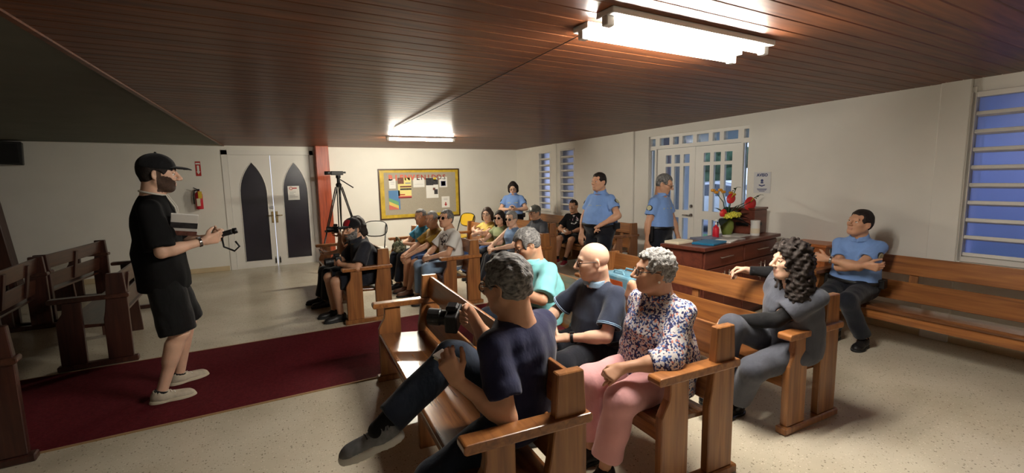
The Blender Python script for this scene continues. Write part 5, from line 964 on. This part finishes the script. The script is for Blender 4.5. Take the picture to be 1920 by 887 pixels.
obj('cap_badge',MB().lathe([(0,0),(.03,0),(.03,.01),(0,.01)],12,M=Matrix.Translation(tuple(J['hp'](.092,.02,.085)))@Vector(tuple(J['f'])).to_track_quat('Z','Y').to_matrix().to_4x4()),'paper',J['P'])
J=who('man in black printed T-shirt and shorts on the wall pew',(5.70,7.42),205,dict(head=(5.645,7.46,1.105),wl=(5.38,7.22,.62),wr=(5.36,7.40,.63),al=(5.27,7.24,.085),ar=(5.24,7.46,.085)),look=6,H=1.70,hip=.51,hl='hold',hr='hold',nl=(.1,-.8,.4),nr=(.1,.8,.4),tr=-10,tl=10,top=dict(mat='black_print',sleeve=.75,hem=-.1,infl=.016,loose=.018),low=dict(mat='cloth_black',hem=.9,width=.03),shoes=dict(upper='shoe_red',sole='sole_pale',lace='sock_black'),socks=('sock_black',.07),hair=dict(mat='hair_dark',thick=.004),beard=None,skin='skin_tan',seed=41,fat=1.12,belly=.03,res=1.3,watch=('l','black_plastic'))
blkm=J
# ================================================================= things people hold
def held(name,label,cat,p,d,u,parts,group=None):
    """thing with its own frame: x along d, z close to u"""
    d=Vector(d).normalized(); u=Vector(u); u=(u-d*u.dot(d)).normalized(); y=u.cross(d); t=thing(name,label,cat,(0,0,0),0,group); t.matrix_world=Matrix(((d.x,y.x,u.x,p[0]),(d.y,y.y,u.y,p[1]),(d.z,y.z,u.z,p[2]),(0,0,0,1)))
    for nm,mb,m_,kw in parts: obj(nm,mb,m_,t,**kw)
    return t
def phone(label,p,d,u,m_='black_plastic'): return held('smartphone',label,'phone',p,d,u,[('case',MB().box(-.075,.075,-.037,.037,-.005,.0035),m_,dict(bevel=.003)),('screen',MB().box(-.07,.07,-.033,.033,.0036,.0046),'dark_glass',{})])
def camera(label,p,d,u,s_=1.0): return held('photo_camera',label,'camera',p,d,u,[('body',MB().box(-.03*s_,.03*s_,-.065*s_,.065*s_,-.045*s_,.045*s_),'black_plastic',dict(bevel=.008,seg=2)),('prism_hump',MB().box(-.025*s_,.03*s_,-.028*s_,.028*s_,.045*s_,.075*s_),'black_plastic',dict(bevel=.008)),('lens',MB().lathe([(0,.03),(.036,.03),(.036,.06),(.040,.065),(.040,.12),(.034,.122),(.030,.112),(0,.112)],20,M=Matrix.Scale(s_,4)@Matrix.Rotation(R(90),4,'Y')),'black_plastic',dict(smooth=False)),('grip',MB().box(0,.05*s_,-.075*s_,-.05*s_,-.04*s_,.03*s_),'black_plastic',dict(bevel=.008))])
c=spk['w'](spk['gl']); c2=spk['w'](spk['gr']); mid=(c+c2)/2
bk=held('booklet','white booklet with dark photo cover held by the standing speaker','booklet',(mid.x-.20,mid.y-.05,mid.z+.09),(.55,.05,-.08),(-.45,-.55,.75),[('cover',MB().box(-.085,.085,-.006,.006,-.085,.125),'paper',dict(bevel=.002)),('photo',MB().box(-.085,.085,-.0075,-.006,-.01,.045),'dark_print',{}),('food_photo',MB().box(-.085,.085,-.0075,-.006,-.085,-.04),'brown_print',{})])
held('microphone','black handheld recorder with strap in the speaker\'s hands','recorder',(mid.x+.05,mid.y,mid.z+.01),(1,-.15,.25),(0,0,1),[('body',MB().box(-.06,.07,-.025,.025,-.02,.02),'black_plastic',dict(bevel=.01,seg=2)),('tip',MB().tube([(.07,0,0),(.10,0,0)],[.026,.022],12),'black_metal',dict(smooth=True)),('strap',MB().tube([(-.02,.0,-.02),(-.03,0,-.10),(.03,0,-.155),(.075,0,-.13),(.06,0,-.08)],.008,6),'black_plastic',dict(smooth=True))])
J=spk; nb=J['nb']; pts=[]
for a in np.linspace(R(25),R(335),15): o=V3(math.cos(a),math.sin(a),0); pts.append(nb+(J['fwd']*o[0]+J['lat']*o[1])*.088+V3(0,0,.012+.02*(-o[0])))
ch=J['T'].at(.58)+J['fwd']*.165
obj('lanyard',MB().tube([ch+J['lat']*.01,nb+J['fwd']*.13-V3(0,0,.10)+J['lat']*.05]+pts+[nb+J['fwd']*.13-V3(0,0,.10)-J['lat']*.05,ch-J['lat']*.01],.0075,6),'white_strap',J['P'],smooth=True)
camera('black camera held up by the man in navy T-shirt',navy['w'](navy['gr'])+Vector((-.03,-.0,.0)),(-.75,.55,.05),(-.2,-.2,1))
held('notepad','folded papers in the lap of the navy-shirted man','notepad',navy['w'](navy['gl'])+Vector((.015,.03,-.01)),(-.4,.5,.25),(.2,-.2,.9),[('sheets',MB().box(-.05,.06,-.04,.04,-.004,.004),'paper',{}),('cover',MB().box(-.05,.05,-.042,.042,-.012,-.004),'cream',{})])
phone('dark phone held low by the man in turquoise shirt',(turq['w'](turq['gl'])+turq['w'](turq['gr']))/2,(-.9,0,.3),(.2,0,.9))
camera('large black camera resting on lap of red-capped man',(capm['w'](capm['gl'])+capm['w'](capm['gr']))/2,(-1,-.1,-.05),(0,0,1),1.2)
camera('black camera raised to the face behind the red-capped man',pho['w'](pho['gr'])+Vector((.0,-.03,.03)),(-1,0,.05),(0,0,1),.9)
phone('silver phone on the knee of person raising a camera',pho['w'](pho['gl']),(-.9,-.1,.3),(0,-.3,.9),'white_plastic')
phone('phone held by the police woman near the back corner',(polw['w'](polw['gl'])+polw['w'](polw['gr']))/2,(-.5,-.6,.4),(.3,.3,.8))
phone('phone in the lap of the woman in light green top',(grn['w'](grn['gl'])+grn['w'](grn['gr']))/2,(-.9,0,.2),(0,0,1),'white_plastic')
held('cap','white cap held on knees of man in black printed T-shirt','cap',(blkm['w'](blkm['gl'])+blkm['w'](blkm['gr']))/2,(-.9,-.3,.0),(0,0,1),[('crown',MB().sphere((0,0,0),(.06,.06,.045),14,10),'white_plastic',dict(smooth=True)),('brim',MB().sphere((.06,0,-.02),(.05,.05,.008),12,6),'paper',dict(smooth=True))])
held('shoulder_bag','camouflage bag on the lap of man in sky blue T-shirt','bag',bluem['w'](bluem['gl'])+Vector((-.02,.02,-.03)),(-1,0,0),(0,0,1),[('pouch',MB().sphere((0,0,0),(.11,.13,.10),16,12),'camo',dict(smooth=True)),('strap',MB().tube([(0,-.12,.04),(.02,-.06,.15),(.02,.06,.15),(0,.12,.04)],.012,8),'camo',dict(smooth=True))])
# tote bag on the third pew
mat('tote_blue',(96,160,190),rough=.6,col2=(150,190,206),nscale=9); mat('tote_orange',(206,104,44),rough=.6,col2=(176,70,30),nscale=14); mat('tote_yellow',(222,206,60),rough=.5)
tb=thing('tote_bag','blue and orange tote bag with yellow tag standing on the third pew','bag',(3.09,3.28,.421),R(-4))
obj('bag',MB().prism([(-.10,0),(.10,0),(.12,.34),(-.12,.34)],-.20,.20,'xz'),'tote_blue',tb,bevel=.02,seg=2); obj('print',MB().prism([(-.11,.04),(-.1045,.02),(-.124,.29),(-.13,.29)],-.12,.13,'xz'),'tote_orange',tb); obj('front_print',MB().box(-.085,.085,-.207,-.199,.03,.305),'tote_orange',tb); obj('tag',MB().lathe([(0,0),(.045,0),(.045,.006),(0,.006)],16,M=Matrix.Translation((-.02,-.206,.13))@Matrix.Rotation(R(90),4,'X')),'tote_yellow',tb)
for s_ in (-.07,.07): obj('handle',MB().tube([(s_,-.08,.33),(s_,-.06,.37),(s_,.06,.37),(s_,.08,.33)],.008,6),'tote_blue',tb,smooth=True)
